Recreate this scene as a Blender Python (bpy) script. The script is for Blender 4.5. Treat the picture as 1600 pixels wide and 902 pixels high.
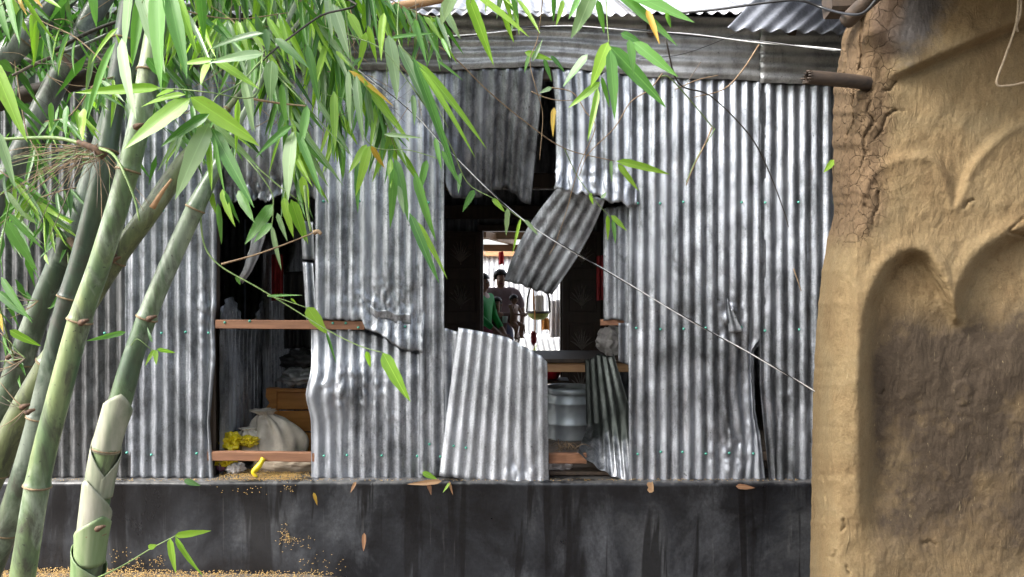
import bpy, bmesh, math, random
import numpy as np
from mathutils import Vector, Matrix, noise as mnoise

for o in list(bpy.data.objects):
    bpy.data.objects.remove(o)
scene = bpy.context.scene
COL = scene.collection
rng = random.Random(7)
nrng = np.random.default_rng(7)

# ------------------------------------------------------------------ camera, sky, sun, exposure
D = 4.85          # metres from the camera to the tin wall
S = 0.0042        # metres per photograph pixel at the tin wall
CZ = 1.83         # eye height
cam = bpy.data.cameras.new('camera')
cam.sensor_width = 36.0
cam.lens = 36.0 * D / (1600 * S)
cam.clip_start = 0.05
cam.clip_end = 400
cam_ob = bpy.data.objects.new('camera', cam)
COL.objects.link(cam_ob)
cam_ob.location = (0, -D, CZ)
cam_ob.rotation_euler = (math.radians(90), 0, 0)
scene.camera = cam_ob

world = bpy.data.worlds.new('World')
scene.world = world
world.use_nodes = True
wn = world.node_tree.nodes
wl = world.node_tree.links
bgn = wn['Background']
sky = wn.new('ShaderNodeTexSky')
sky.sky_type = 'NISHITA'
sky.sun_disc = False
sky.air_density = 1.0
sky.dust_density = 4.0
sky.ozone_density = 1.0
hs = wn.new('ShaderNodeHueSaturation')
hs.inputs['Saturation'].default_value = 0.42
wl.new(sky.outputs[0], hs.inputs['Color'])
wl.new(hs.outputs[0], bgn.inputs['Color'])
bgn.inputs['Strength'].default_value = 0.12
sun = bpy.data.lights.new('sun', 'SUN')
sun.energy = 1.5
sun.angle = math.radians(16)
sun.color = (1.0, 0.975, 0.945)
sun_ob = bpy.data.objects.new('sun', sun)
COL.objects.link(sun_ob)
# the sun stands high to the left and in front of the wall
sd = Vector((-0.68, -0.34, 0.65)).normalized()
sun_ob.rotation_euler = sd.to_track_quat('Z', 'Y').to_euler()
sun_ob.location = sd * 20
sky.sun_elevation = math.asin(sd.z)
sky.sun_rotation = math.atan2(sd.x, sd.y)
scene.view_settings.view_transform = 'Standard'
scene.view_settings.look = 'None'
scene.view_settings.gamma = 1
scene.view_settings.exposure = 2.42
scene.view_settings.use_curve_mapping = False
scene.cycles.max_bounces = 7
scene.cycles.diffuse_bounces = 3
scene.cycles.glossy_bounces = 3
scene.cycles.use_denoising = True

# ------------------------------------------------------------------ helpers
def P(px, py, Y):
    """a point at depth Y seen at photograph pixel (px, py)"""
    k = S * (D + Y) / D
    return (px - 800) * k, Y, CZ - (py - 451) * k

def PV(px, py, Y):
    return Vector(P(px, py, Y))

def PN(px, py, Y):
    px, py, Y = np.broadcast_arrays(np.asarray(px, float), np.asarray(py, float), np.asarray(Y, float))
    k = S * (D + Y) / D
    return np.stack([(px - 800) * k, Y, CZ - (py - 451) * k], -1)

def SC(Y):
    return S * (D + Y) / D

def ss(a, b, x):
    t = np.clip((np.asarray(x, float) - a) / (b - a), 0, 1)
    return t * t * (3 - 2 * t)

_tab = nrng.random((64, 64))
def vnoise(x, y):
    x = np.asarray(x, float); y = np.asarray(y, float)
    xi = np.floor(x).astype(int); yi = np.floor(y).astype(int)
    fx = x - xi; fy = y - yi
    fx = fx * fx * (3 - 2 * fx); fy = fy * fy * (3 - 2 * fy)
    a = _tab[xi % 64, yi % 64]; b = _tab[(xi + 1) % 64, yi % 64]
    c = _tab[xi % 64, (yi + 1) % 64]; d = _tab[(xi + 1) % 64, (yi + 1) % 64]
    return (a * (1 - fx) + b * fx) * (1 - fy) + (c * (1 - fx) + d * fx) * fy - 0.5

def fbm(x, y, o=4):
    s = 0; a = 1.0; f = 1.0
    for i in range(o):
        s = s + a * vnoise(np.asarray(x) * f + 17.3 * i, np.asarray(y) * f + 5.7 * i)
        a *= 0.5; f *= 2.03
    return s

WORLD = {}
def tag(o, label=None, cat=None, group=None, kind=None):
    if label: o['label'] = label
    if cat: o['category'] = cat
    if group: o['group'] = group
    if kind: o['kind'] = kind
    return o

def link(o, parent=None):
    COL.objects.link(o)
    if parent is not None:
        o.parent = parent
        o.matrix_parent_inverse = WORLD.get(parent.name, Matrix.Identity(4)).inverted()
    return o

def empty(name, loc, label, cat, group=None):
    o = bpy.data.objects.new(name, None)
    COL.objects.link(o)
    o.location = loc
    o.empty_display_size = 0.1
    WORLD[o.name] = Matrix.Translation(Vector(loc))
    return tag(o, label, cat, group)

def obj(name, verts, faces, mat, parent=None, smooth=True):
    me = bpy.data.meshes.new(name)
    me.from_pydata([tuple(map(float, v)) for v in verts], [], faces)
    if smooth:
        me.polygons.foreach_set('use_smooth', [True] * len(me.polygons))
    me.update()
    if mat is not None:
        me.materials.append(mat)
    return link(bpy.data.objects.new(name, me), parent)

class MB:
    """collects shapes that make up one mesh"""
    def __init__(s): s.v = []; s.f = []
    def add(s, v, f):
        n = len(s.v); s.v.extend(v); s.f.extend([tuple(i + n for i in q) for q in f]); return s
    def build(s, name, mat, parent=None, smooth=True):
        return obj(name, s.v, s.f, mat, parent, smooth)

def grid_faces(r, c):
    i = np.arange(r)[:, None]; j = np.arange(c)[None, :]
    a = i * (c + 1) + j
    q = np.stack([a, a + 1, a + c + 2, a + c + 1], -1).reshape(-1, 4)
    return [tuple(map(int, t)) for t in q]

def tube(pts, rad, n=8, cap=True):
    pts = [Vector(p) for p in pts]
    if not hasattr(rad, '__len__'): rad = [rad] * len(pts)
    v = []; f = []
    up = Vector((0.31, 0.9, 0.2))
    prev = None
    for i, p in enumerate(pts):
        t = (pts[min(i + 1, len(pts) - 1)] - pts[max(i - 1, 0)])
        if t.length < 1e-9: t = Vector((0, 0, 1))
        t.normalize()
        if prev is None:
            a = t.cross(up)
            if a.length < 1e-3: a = t.cross(Vector((1, 0, 0)))
        else:
            a = prev - t * prev.dot(t)
        a.normalize(); prev = a
        b = t.cross(a)
        for k in range(n):
            w = 2 * math.pi * k / n
            v.append(p + (a * math.cos(w) + b * math.sin(w)) * rad[i])
    for i in range(len(pts) - 1):
        for k in range(n):
            f.append((i * n + k, i * n + (k + 1) % n, (i + 1) * n + (k + 1) % n, (i + 1) * n + k))
    if cap:
        f.append(tuple(range(n))[::-1])
        m = (len(pts) - 1) * n
        f.append(tuple(m + k for k in range(n)))
    return v, f

def spline(pts, per=6):
    """Catmull-Rom through tuples of any length"""
    a = [np.array(p, float) for p in pts]
    a = [2 * a[0] - a[1]] + a + [2 * a[-1] - a[-2]]
    out = []
    for i in range(1, len(a) - 2):
        for k in range(per):
            t = k / per
            p0, p1, p2, p3 = a[i - 1:i + 3]
            out.append(0.5 * (2 * p1 + (p2 - p0) * t + (2 * p0 - 5 * p1 + 4 * p2 - p3) * t * t + (3 * p1 - p0 - 3 * p2 + p3) * t ** 3))
    out.append(a[-2])
    return out

def boxm(lo, hi, bev=0.0, warp=0.0):
    """a box with chamfered edges; returns verts, faces"""
    bm = bmesh.new()
    bmesh.ops.create_cube(bm, size=1)
    for v in bm.verts:
        v.co = Vector([(lo[i] + hi[i]) / 2 + v.co[i] * (hi[i] - lo[i]) for i in range(3)])
    if bev > 0:
        bmesh.ops.bevel(bm, geom=bm.edges[:], offset=bev, segments=1, affect='EDGES')
    bm.verts.ensure_lookup_table()
    v = [x.co.copy() for x in bm.verts]
    f = [tuple(q.index for q in p.verts) for p in bm.faces]
    bm.free()
    if warp:
        v = [p + Vector([rng.uniform(-warp, warp) for _ in range(3)]) for p in v]
    return v, f

def beam(a, b, w, h, bev=0.004, roll=0.0, seg=1, wob=0.0):
    """a sawn timber from a to b, w across and h deep"""
    a = Vector(a); b = Vector(b)
    t = (b - a); L = t.length; t.normalize()
    side = t.cross(Vector((0, 0, 1)))
    if side.length < 1e-3: side = Vector((1, 0, 0))
    side.normalize(); up = side.cross(t)
    side, up = side * math.cos(roll) + up * math.sin(roll), up * math.cos(roll) - side * math.sin(roll)
    prof = []
    hw, hh = w / 2, h / 2
    for (x, y) in ((hw, hh - bev), (hw - bev, hh), (-hw + bev, hh), (-hw, hh - bev), (-hw, -hh + bev), (-hw + bev, -hh), (hw - bev, -hh), (hw, -hh + bev)):
        prof.append((x, y))
    v = []; f = []
    for i in range(seg + 1):
        c = a + t * (L * i / seg)
        if wob and 0 < i < seg: c = c + side * rng.uniform(-wob, wob) + up * rng.uniform(-wob, wob)
        for (x, y) in prof: v.append(c + side * x + up * y)
    for i in range(seg):
        for k in range(8):
            f.append((i * 8 + k, i * 8 + (k + 1) % 8, i * 8 + 8 + (k + 1) % 8, i * 8 + 8 + k))
    f.append(tuple(range(8))[::-1]); f.append(tuple(seg * 8 + k for k in range(8)))
    return v, f

def lathe(prof, c, n=24, wob=0.0):
    v = []; f = []
    for (r, z) in prof:
        for k in range(n):
            w = 2 * math.pi * k / n
            q = r * (1 + wob * math.sin(3 * w + z * 20))
            v.append(Vector((c[0] + q * math.cos(w), c[1] + q * math.sin(w), c[2] + z)))
    for i in range(len(prof) - 1):
        for k in range(n):
            f.append((i * n + k, i * n + (k + 1) % n, (i + 1) * n + (k + 1) % n, (i + 1) * n + k))
    return v, f

def blob(c, r, sub=4, amp=0.2, fr=3.0, seed=0, fold=0.0, floor=None):
    """a lumpy closed body, with cloth folds if fold > 0"""
    bm = bmesh.new()
    bmesh.ops.create_icosphere(bm, subdivisions=sub, radius=1)
    v = []
    off = Vector((seed * 3.1, seed * 1.7, seed * 2.3))
    for x in bm.verts:
        d = x.co.normalized()
        k = 1 + amp * mnoise.fractal(d * fr + off, 1.0, 2.0, 4)
        if fold:
            k += fold * (0.5 - abs(mnoise.noise(Vector((d.x * fr * 2.2, d.y * fr * 2.2, d.z * fr * 0.9)) + off))) 
        p = Vector((c[0] + d.x * r[0] * k, c[1] + d.y * r[1] * k, c[2] + d.z * r[2] * k))
        if floor is not None and p.z < floor: p.z = floor + (p.z - floor) * 0.03
        v.append(p)
    f = [tuple(q.index for q in p.verts) for p in bm.faces]
    bm.free()
    return v, f

# ------------------------------------------------------------------ materials
def mat(name):
    m = bpy.data.materials.new(name)
    m.use_nodes = True
    nt = m.node_tree
    b = nt.nodes['Principled BSDF']
    return m, nt, b

def N(nt, t, **kw):
    n = nt.nodes.new(t)
    for k, v in kw.items():
        if k.startswith('i_'):
            n.inputs[k[2:].replace('_', ' ')].default_value = v
        else:
            setattr(n, k, v)
    return n

def L(nt, a, b): nt.links.new(a, b)

def coords(nt, scale=(1, 1, 1), rnd=True):
    tc = N(nt, 'ShaderNodeTexCoord')
    mp = N(nt, 'ShaderNodeMapping')
    mp.inputs['Scale'].default_value = scale
    L(nt, tc.outputs['Object'], mp.inputs['Vector'])
    if rnd:
        oi = N(nt, 'ShaderNodeObjectInfo')
        mu = N(nt, 'ShaderNodeMath', operation='MULTIPLY'); mu.inputs[1].default_value = 23.0
        L(nt, oi.outputs['Random'], mu.inputs[0])
        L(nt, mu.outputs[0], mp.inputs['Location'])
    return mp.outputs[0]

def noise(nt, vec, scale, detail=4, rough=0.55, dist=0.0):
    n = N(nt, 'ShaderNodeTexNoise')
    n.inputs['Scale'].default_value = scale
    n.inputs['Detail'].default_value = detail
    n.inputs['Roughness'].default_value = rough
    n.inputs['Distortion'].default_value = dist
    L(nt, vec, n.inputs['Vector'])
    return n.outputs['Fac']

def ramp(nt, fac, stops):
    r = N(nt, 'ShaderNodeValToRGB')
    e = r.color_ramp.elements
    while len(e) < len(stops): e.new(0.5)
    for i, (p, c) in enumerate(stops):
        e[i].position = p
        e[i].color = (*c, 1) if hasattr(c, '__len__') else (c, c, c, 1)
    L(nt, fac, r.inputs[0])
    return r.outputs[0]

def mix(nt, a, b, fac, blend='MIX'):
    m = N(nt, 'ShaderNodeMix', data_type='RGBA', blend_type=blend)
    for s, k in ((a, 6), (b, 7)):
        if hasattr(s, 'is_linked') or hasattr(s, 'links'): L(nt, s, m.inputs[k])
        else: m.inputs[k].default_value = (*s, 1)
    if hasattr(fac, 'links'): L(nt, fac, m.inputs[0])
    else: m.inputs[0].default_value = fac
    return m.outputs[2]

def bump(nt, b, h, strength=0.3, dist=0.005):
    n = N(nt, 'ShaderNodeBump')
    n.inputs['Strength'].default_value = strength
    n.inputs['Distance'].default_value = dist
    L(nt, h, n.inputs['Height'])
    L(nt, n.outputs[0], b.inputs['Normal'])

def tin(name, lo, hi, metal=0.75, r0=0.28, r1=0.6, rust=0.0, grime=0.5, horiz=False):
    m, nt, b = mat(name)
    st = (3, 20, 20) if horiz else (20, 20, 1.6)
    v = coords(nt)
    vs = coords(nt, st)
    streak = noise(nt, vs, 1.0, 5, 0.6)
    blot = noise(nt, v, 2.6, 6, 0.62, 0.4)
    spang = noise(nt, v, 90, 2, 0.5)
    base = ramp(nt, streak, [(0.3, lo), (0.72, hi)])
    g = ramp(nt, blot, [(0.42, 0.0), (0.68, 1.0)])
    dark = tuple(c * 0.34 for c in lo)
    gm = N(nt, 'ShaderNodeMath', operation='MULTIPLY'); gm.inputs[1].default_value = grime
    L(nt, g, gm.inputs[0])
    base = mix(nt, base, (dark[0] * 1.0, dark[1] * 1.02, dark[2] * 0.92), gm.outputs[0])
    sp = ramp(nt, spang, [(0.35, 0.72), (0.7, 1.16)])
    base = mix(nt, base, sp, 0.6, 'MULTIPLY')
    mott = noise(nt, coords(nt, (1, 1, 0.45)), 17, 5, 0.7, 0.6)
    base = mix(nt, base, ramp(nt, mott, [(0.36, 0.42), (0.52, 1.0), (0.7, 1.14)]), 0.2 + 0.7 * grime, 'MULTIPLY')
    runs = noise(nt, coords(nt, (30, 30, 0.8)), 1.0, 4, 0.6, 0.2)
    base = mix(nt, base, ramp(nt, runs, [(0.55, 1.0), (0.68, 0.45)]), grime, 'MULTIPLY') if not horiz else base
    fine = noise(nt, coords(nt, (60, 60, 9)), 1.0, 3)
    spots = ramp(nt, noise(nt, v, 34, 3, 0.7), [(0.66, 0.0), (0.73, 1.0)])
    base = mix(nt, base, (0.06, 0.06, 0.055), spots) if grime > 0.3 else base
    dull = ramp(nt, noise(nt, coords(nt, (3.5, 3.5, 0.9)), 1.0, 6, 0.65, 0.5), [(0.50, 0.0), (0.62, 0.55)])
    base = mix(nt, base, tuple(0.5 * (a_ + b_) for a_, b_ in zip(lo, hi)), dull)      # chalky zinc patches
    if rust:
        rr = ramp(nt, noise(nt, coords(nt, (9, 9, 1.3)), 1.0, 5, 0.65), [(0.62, 0.0), (0.78, rust)])
        base = mix(nt, base, (0.20, 0.095, 0.045), rr)
    L(nt, base, b.inputs['Base Color'])
    L(nt, ramp(nt, dull, [(0.0, metal), (0.55, metal * 0.55)]), b.inputs['Metallic'])
    rv = ramp(nt, blot, [(0.3, r0), (0.7, r1)])
    rv = mix(nt, rv, ramp(nt, fine, [(0.3, r0), (0.75, r1)]), 0.5)
    L(nt, rv, b.inputs['Roughness'])
    add = N(nt, 'ShaderNodeMath', operation='ADD')
    L(nt, blot, add.inputs[0]); L(nt, fine, add.inputs[1])
    bump(nt, b, add.outputs[0], 0.25, 0.006)
    return m

def solid(name, c0, c1, rough=0.6, scale=8, st=(1, 1, 1), metal=0.0, bm_=0.2, bd=0.004, spec=0.5, c2=None):
    m, nt, b = mat(name)
    n = noise(nt, coords(nt, st), scale, 5, 0.6, 0.3)
    col = ramp(nt, n, [(0.3, c0), (0.7, c1)] if c2 is None else [(0.25, c0), (0.5, c1), (0.75, c2)])
    L(nt, col, b.inputs['Base Color'])
    b.inputs['Roughness'].default_value = rough
    b.inputs['Metallic'].default_value = metal
    b.inputs['Specular IOR Level'].default_value = spec
    if bm_: bump(nt, b, n, bm_, bd)
    return m

def leafmat(name, c0, c1, rough=0.33, trans=0.35, tcol=None):
    m, nt, b = mat(name)
    oi = N(nt, 'ShaderNodeObjectInfo')
    n = noise(nt, coords(nt, (2, 14, 1)), 1.6, 4, 0.6)
    mixr = N(nt, 'ShaderNodeMath', operation='MULTIPLY_ADD')
    mixr.inputs[1].default_value = 0.5; 
    L(nt, n, mixr.inputs[0])
    mu = N(nt, 'ShaderNodeMath', operation='MULTIPLY'); mu.inputs[1].default_value = 0.6
    L(nt, oi.outputs['Random'], mu.inputs[0]); L(nt, mu.outputs[0], mixr.inputs[2])
    col = ramp(nt, mixr.outputs[0], [(0.25, c0), (0.75, c1)])
    br = ramp(nt, noise(nt, coords(nt, (6, 3, 1)), 1.5, 4, 0.65), [(0.64, 0.0), (0.74, 0.6)])
    col = mix(nt, col, (0.26, 0.19, 0.07), br)       # browned spots
    # fine parallel veins
    w = N(nt, 'ShaderNodeTexWave'); w.wave_type = 'BANDS'; w.bands_direction = 'Y'
    w.inputs['Scale'].default_value = 5.5; w.inputs['Distortion'].default_value = 0.4
    L(nt, coords(nt, (1, 1, 1), False), w.inputs['Vector'])
    col = mix(nt, col, ramp(nt, w.outputs['Fac'], [(0.0, 0.82), (1.0, 1.06)]), 0.6, 'MULTIPLY')
    tcm = N(nt, 'ShaderNodeTexCoord'); sy = N(nt, 'ShaderNodeSeparateXYZ'); L(nt, tcm.outputs['Object'], sy.inputs[0])
    ab = N(nt, 'ShaderNodeMath', operation='ABSOLUTE'); L(nt, sy.outputs['Y'], ab.inputs[0])
    col = mix(nt, col, tuple(min(1, x * 1.25 + 0.02) for x in c1), ramp(nt, ab.outputs[0], [(0.015, 0.55), (0.04, 0.0)]))
    L(nt, col, b.inputs['Base Color'])
    b.inputs['Roughness'].default_value = rough
    b.inputs['Specular IOR Level'].default_value = 0.5
    bump(nt, b, w.outputs['Fac'], 0.10, 0.01)
    tr = N(nt, 'ShaderNodeBsdfTranslucent')
    tc = mix(nt, col, (1.2, 1.4, 0.5) if tcol is None else tcol, 1.0, 'MULTIPLY')
    L(nt, tc, tr.inputs['Color'])
    ms = N(nt, 'ShaderNodeMixShader'); ms.inputs[0].default_value = trans
    L(nt, b.outputs[0], ms.inputs[1]); L(nt, tr.outputs[0], ms.inputs[2])
    L(nt, ms.outputs[0], nt.nodes['Material Output'].inputs['Surface'])
    return m

M = {}
M['tin'] = tin('weathered_tin', (0.21, 0.226, 0.255), (0.60, 0.632, 0.70), 0.82, 0.35, 0.57, rust=0.30, grime=0.75)
M['tin_old'] = tin('old_dull_tin', (0.16, 0.172, 0.195), (0.45, 0.475, 0.525), 0.75, 0.4, 0.65, rust=0.22, grime=0.78)
M['tin_new'] = tin('newer_tin', (0.38, 0.40, 0.44), (0.72, 0.755, 0.82), 0.75, 0.4, 0.6, grime=0.38)
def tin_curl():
    m = tin('shade_and_algae_tin', (0.26, 0.27, 0.29), (0.60, 0.62, 0.66), 0.85, 0.3, 0.55, grime=0.6)
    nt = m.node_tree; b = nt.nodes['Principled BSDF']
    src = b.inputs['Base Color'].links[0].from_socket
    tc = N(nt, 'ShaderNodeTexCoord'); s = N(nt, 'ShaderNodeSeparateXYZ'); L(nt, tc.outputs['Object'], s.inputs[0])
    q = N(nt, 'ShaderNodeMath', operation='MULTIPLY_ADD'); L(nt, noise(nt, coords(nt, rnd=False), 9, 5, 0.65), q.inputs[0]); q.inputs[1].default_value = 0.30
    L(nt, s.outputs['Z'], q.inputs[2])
    c = mix(nt, src, (0.022, 0.028, 0.024), ramp(nt, q.outputs[0], [(0.88, 0.0), (0.99, 0.92)]))      # room shade painted in by height, along with a dark algae film
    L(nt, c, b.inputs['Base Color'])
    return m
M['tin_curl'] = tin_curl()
M['tin_band'] = tin('eave_band_tin', (0.32, 0.325, 0.34), (0.64, 0.65, 0.665), 0.55, 0.4, 0.65, grime=0.5, horiz=True)
M['tin_shaded'] = tin('bamboo_shaded_tin', (0.075, 0.077, 0.08), (0.22, 0.225, 0.235), 0.8, 0.3, 0.6, rust=0.3, grime=0.85)  # grimy old tin with the shade of the bamboo put into its colour
M['tin_shaded_band'] = tin('shaded_eave_tin', (0.09, 0.088, 0.085), (0.22, 0.216, 0.21), 0.7, 0.35, 0.6, rust=0.3, grime=0.8, horiz=True)  # left eave tin, bamboo shade likewise put into the base colour
M['tin_pale'] = tin('pale_shed_tin', (0.62, 0.63, 0.64), (0.80, 0.81, 0.82), 0.15, 0.5, 0.7, grime=0.1)
M['tin_roof'] = tin('roof_tin', (0.34, 0.34, 0.36), (0.60, 0.60, 0.62), 0.6, 0.3, 0.55, grime=0.4)
M['tin_blue'] = tin('bluish_roof_tin', (0.20, 0.215, 0.25), (0.30, 0.32, 0.37), 0.45, 0.4, 0.6, grime=0.2)
M['screw'] = solid('green_washer', (0.05, 0.30, 0.22), (0.10, 0.42, 0.32), 0.5, 40, bm_=0)
M['batten'] = solid('raw_batten_wood', (0.13, 0.055, 0.028), (0.26, 0.125, 0.065), 0.7, 1.0, (3, 30, 30), bm_=0.3)
M['wood_dark'] = solid('dark_aged_wood', (0.03, 0.022, 0.016), (0.075, 0.05, 0.034), 0.65, 1.0, (22, 22, 2.5), bm_=0.3)
M['door'] = solid('dark_varnished_door', (0.040, 0.022, 0.015), (0.075, 0.042, 0.028), 0.45, 1.0, (18, 18, 1.5), bm_=0.15)
M['carving'] = solid('worn_carving', (0.20, 0.17, 0.15), (0.32, 0.28, 0.25), 0.5, 30, bm_=0.1)
M['orange_wood'] = solid('orange_varnished_wood', (0.32, 0.115, 0.025), (0.52, 0.23, 0.06), 0.4, 1.0, (4, 20, 24), bm_=0.15)
M['pale_wood'] = solid('pale_purlin_wood', (0.36, 0.19, 0.09), (0.52, 0.31, 0.16), 0.6, 1.0, (3, 25, 25), bm_=0.2)

def fbig(nt): return noise(nt, coords(nt, rnd=False), 14, 4, 0.6)

def plinth_mat():
    m, nt, b = mat('wet_black_cement')
    v = coords(nt, rnd=False)
    big = noise(nt, v, 1.7, 6, 0.62, 0.5)
    drip = noise(nt, coords(nt, (7, 7, 0.55), False), 1.0, 4, 0.6, 0.6)
    fine = noise(nt, v, 38, 5, 0.7)
    c = ramp(nt, big, [(0.40, (0.010, 0.0105, 0.013)), (0.55, (0.022, 0.024, 0.029)), (0.70, (0.062, 0.065, 0.07))])
    wash = noise(nt, coords(nt, (2.6, 2.6, 1.3), False), 1.0, 6, 0.7, 0.3)
    c = mix(nt, c, (0.095, 0.101, 0.112), ramp(nt, wash, [(0.53, 0.0), (0.70, 0.6)]))
    run2 = noise(nt, coords(nt, (26, 26, 1.1), False), 1.0, 4, 0.6, 0.3)
    c = mix(nt, c, (0.10, 0.10, 0.10), ramp(nt, run2, [(0.63, 0.0), (0.74, 0.55)]))
    tz = N(nt, 'ShaderNodeTexCoord'); sz = N(nt, 'ShaderNodeSeparateXYZ'); L(nt, tz.outputs['Object'], sz.inputs[0])
    ed = N(nt, 'ShaderNodeMath', operation='MULTIPLY_ADD'); L(nt, fbig(nt), ed.inputs[0]); ed.inputs[1].default_value = 0.05; L(nt, sz.outputs['Z'], ed.inputs[2])
    c = mix(nt, c, (0.13, 0.125, 0.12), ramp(nt, ed.outputs[0], [(0.592, 0.0), (0.606, 0.7)]))   # paler towards the top lip
    c = mix(nt, c, (0.005, 0.005, 0.0065), ramp(nt, drip, [(0.56, 0.0), (0.61, 0.9)]))
    c = mix(nt, c, ramp(nt, fine, [(0.3, 0.6), (0.7, 1.25)]), 0.7, 'MULTIPLY')
    L(nt, c, b.inputs['Base Color'])
    L(nt, ramp(nt, big, [(0.35, 0.26), (0.65, 0.55)]), b.inputs['Roughness'])
    bump(nt, b, fine, 0.35, 0.004)
    return m
M['plinth'] = plinth_mat()
M['ground'] = solid('damp_earth', (0.055, 0.045, 0.035), (0.13, 0.105, 0.08), 0.85, 6, bm_=0.6, bd=0.02)
M['floor'] = solid('earth_floor', (0.07, 0.055, 0.045), (0.14, 0.11, 0.09), 0.85, 9, bm_=0.4)
M['courtyard'] = solid('pale_courtyard_earth', (0.30, 0.27, 0.24), (0.42, 0.38, 0.33), 0.85, 5, bm_=0.3)

def mud_mat():
    m, nt, b = mat('mud_plaster')
    v = coords(nt, rnd=False)
    n1 = noise(nt, v, 3.2, 7, 0.62, 0.5)
    n2 = noise(nt, v, 26, 6, 0.68, 0.3)
    sw = noise(nt, coords(nt, (13, 13, 5.5), False), 1.0, 5, 0.65, 1.6)
    c = ramp(nt, n1, [(0.25, (0.128, 0.083, 0.041)), (0.5, (0.205, 0.146, 0.075)), (0.75, (0.280, 0.213, 0.114))])
    c = mix(nt, c, ramp(nt, sw, [(0.25, 0.86), (0.75, 1.08)]), 0.8, 'MULTIPLY')
    at = N(nt, 'ShaderNodeAttribute', attribute_name='stain')
    sx = N(nt, 'ShaderNodeSeparateColor')
    L(nt, at.outputs['Color'], sx.inputs[0])
    def bite(ch, k):
        a = N(nt, 'ShaderNodeMath', operation='MULTIPLY_ADD')
        L(nt, n1, a.inputs[0]); a.inputs[1].default_value = k
        L(nt, sx.outputs[ch], a.inputs[2])
        q = N(nt, 'ShaderNodeMath', operation='MULTIPLY_ADD')
        L(nt, n2, q.inputs[0]); q.inputs[1].default_value = k * 0.8; L(nt, a.outputs[0], q.inputs[2])
        hf = N(nt, 'ShaderNodeMath', operation='MULTIPLY'); hf.inputs[1].default_value = 0.5
        L(nt, q.outputs[0], hf.inputs[0])
        return hf.outputs[0]
    r1 = ramp(nt, bite(0, 1.1), [(0.46, 0.0), (0.86, 0.95)])
    c = mix(nt, c, (0.042, 0.031, 0.022), r1)         # grey clay wash below the arches
    r2 = ramp(nt, bite(1, 0.8), [(0.47, 0.0), (0.78, 0.9)])
    c = mix(nt, c, (0.058, 0.056, 0.058), r2)          # soot and algae at the top
    r3 = ramp(nt, bite(2, 0.6), [(0.36, 0.0), (0.66, 0.75)])
    c = mix(nt, c, (0.105, 0.067, 0.040), r3)          # darker coarse mud at the corner
    c = mix(nt, c, ramp(nt, n2, [(0.25, 0.62), (0.7, 1.16)]), 0.8, 'MULTIPLY')
    grit = noise(nt, v, 130, 3, 0.7)
    c = mix(nt, c, ramp(nt, grit, [(0.3, 0.7), (0.6, 1.1)]), 0.7, 'MULTIPLY')
    straw = noise(nt, coords(nt, (140, 140, 14), False), 1.0, 2, 0.5, 1.5)
    c = mix(nt, c, (0.36, 0.29, 0.17), ramp(nt, straw, [(0.70, 0.0), (0.76, 0.5)]))
    vo = N(nt, 'ShaderNodeTexVoronoi', feature='DISTANCE_TO_EDGE'); vo.inputs['Scale'].default_value = 17
    wob = N(nt, 'ShaderNodeMix', data_type='VECTOR'); wob.inputs[0].default_value = 0.09
    L(nt, v, wob.inputs[4])
    nz = N(nt, 'ShaderNodeTexNoise'); nz.inputs['Scale'].default_value = 9; nz.inputs['Detail'].default_value = 4
    L(nt, v, nz.inputs['Vector']); L(nt, nz.outputs['Color'], wob.inputs[5])
    L(nt, wob.outputs[1], vo.inputs['Vector'])
    ck = ramp(nt, vo.outputs['Distance'], [(0.0, 1.0), (0.035, 0.0)])
    cm = N(nt, 'ShaderNodeMath', operation='MULTIPLY'); L(nt, ck, cm.inputs[0])
    cmk = ramp(nt, bite(2, 0.5), [(0.34, 0.0), (0.60, 1.0)]); L(nt, cmk, cm.inputs[1])
    L(nt, c, b.inputs['Base Color'])
    b.inputs['Roughness'].default_value = 0.9
    b.inputs['Specular IOR Level'].default_value = 0.15
    add = N(nt, 'ShaderNodeMath', operation='MULTIPLY_ADD'); add.inputs[1].default_value = 0.6
    L(nt, n2, add.inputs[0]); L(nt, sw, add.inputs[2])
    sub = N(nt, 'ShaderNodeMath', operation='MULTIPLY_ADD'); sub.inputs[1].default_value = -0.9
    L(nt, cm.outputs[0], sub.inputs[0]); L(nt, add.outputs[0], sub.inputs[2])
    bump(nt, b, sub.outputs[0], 0.8, 0.013)
    return m
M['mud'] = mud_mat()
M['thatch'] = solid('old_thatch', (0.06, 0.048, 0.035), (0.14, 0.115, 0.08), 0.9, 1.0, (30, 4, 4), bm_=0.6, bd=0.02)
M['pole'] = solid('charred_old_bamboo', (0.018, 0.012, 0.009), (0.075, 0.05, 0.032), 0.7, 1.0, (3, 25, 25), bm_=0.3)
M['straw'] = solid('rice_grain', (0.42, 0.26, 0.08), (0.62, 0.42, 0.16), 0.6, 60, bm_=0)

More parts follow.
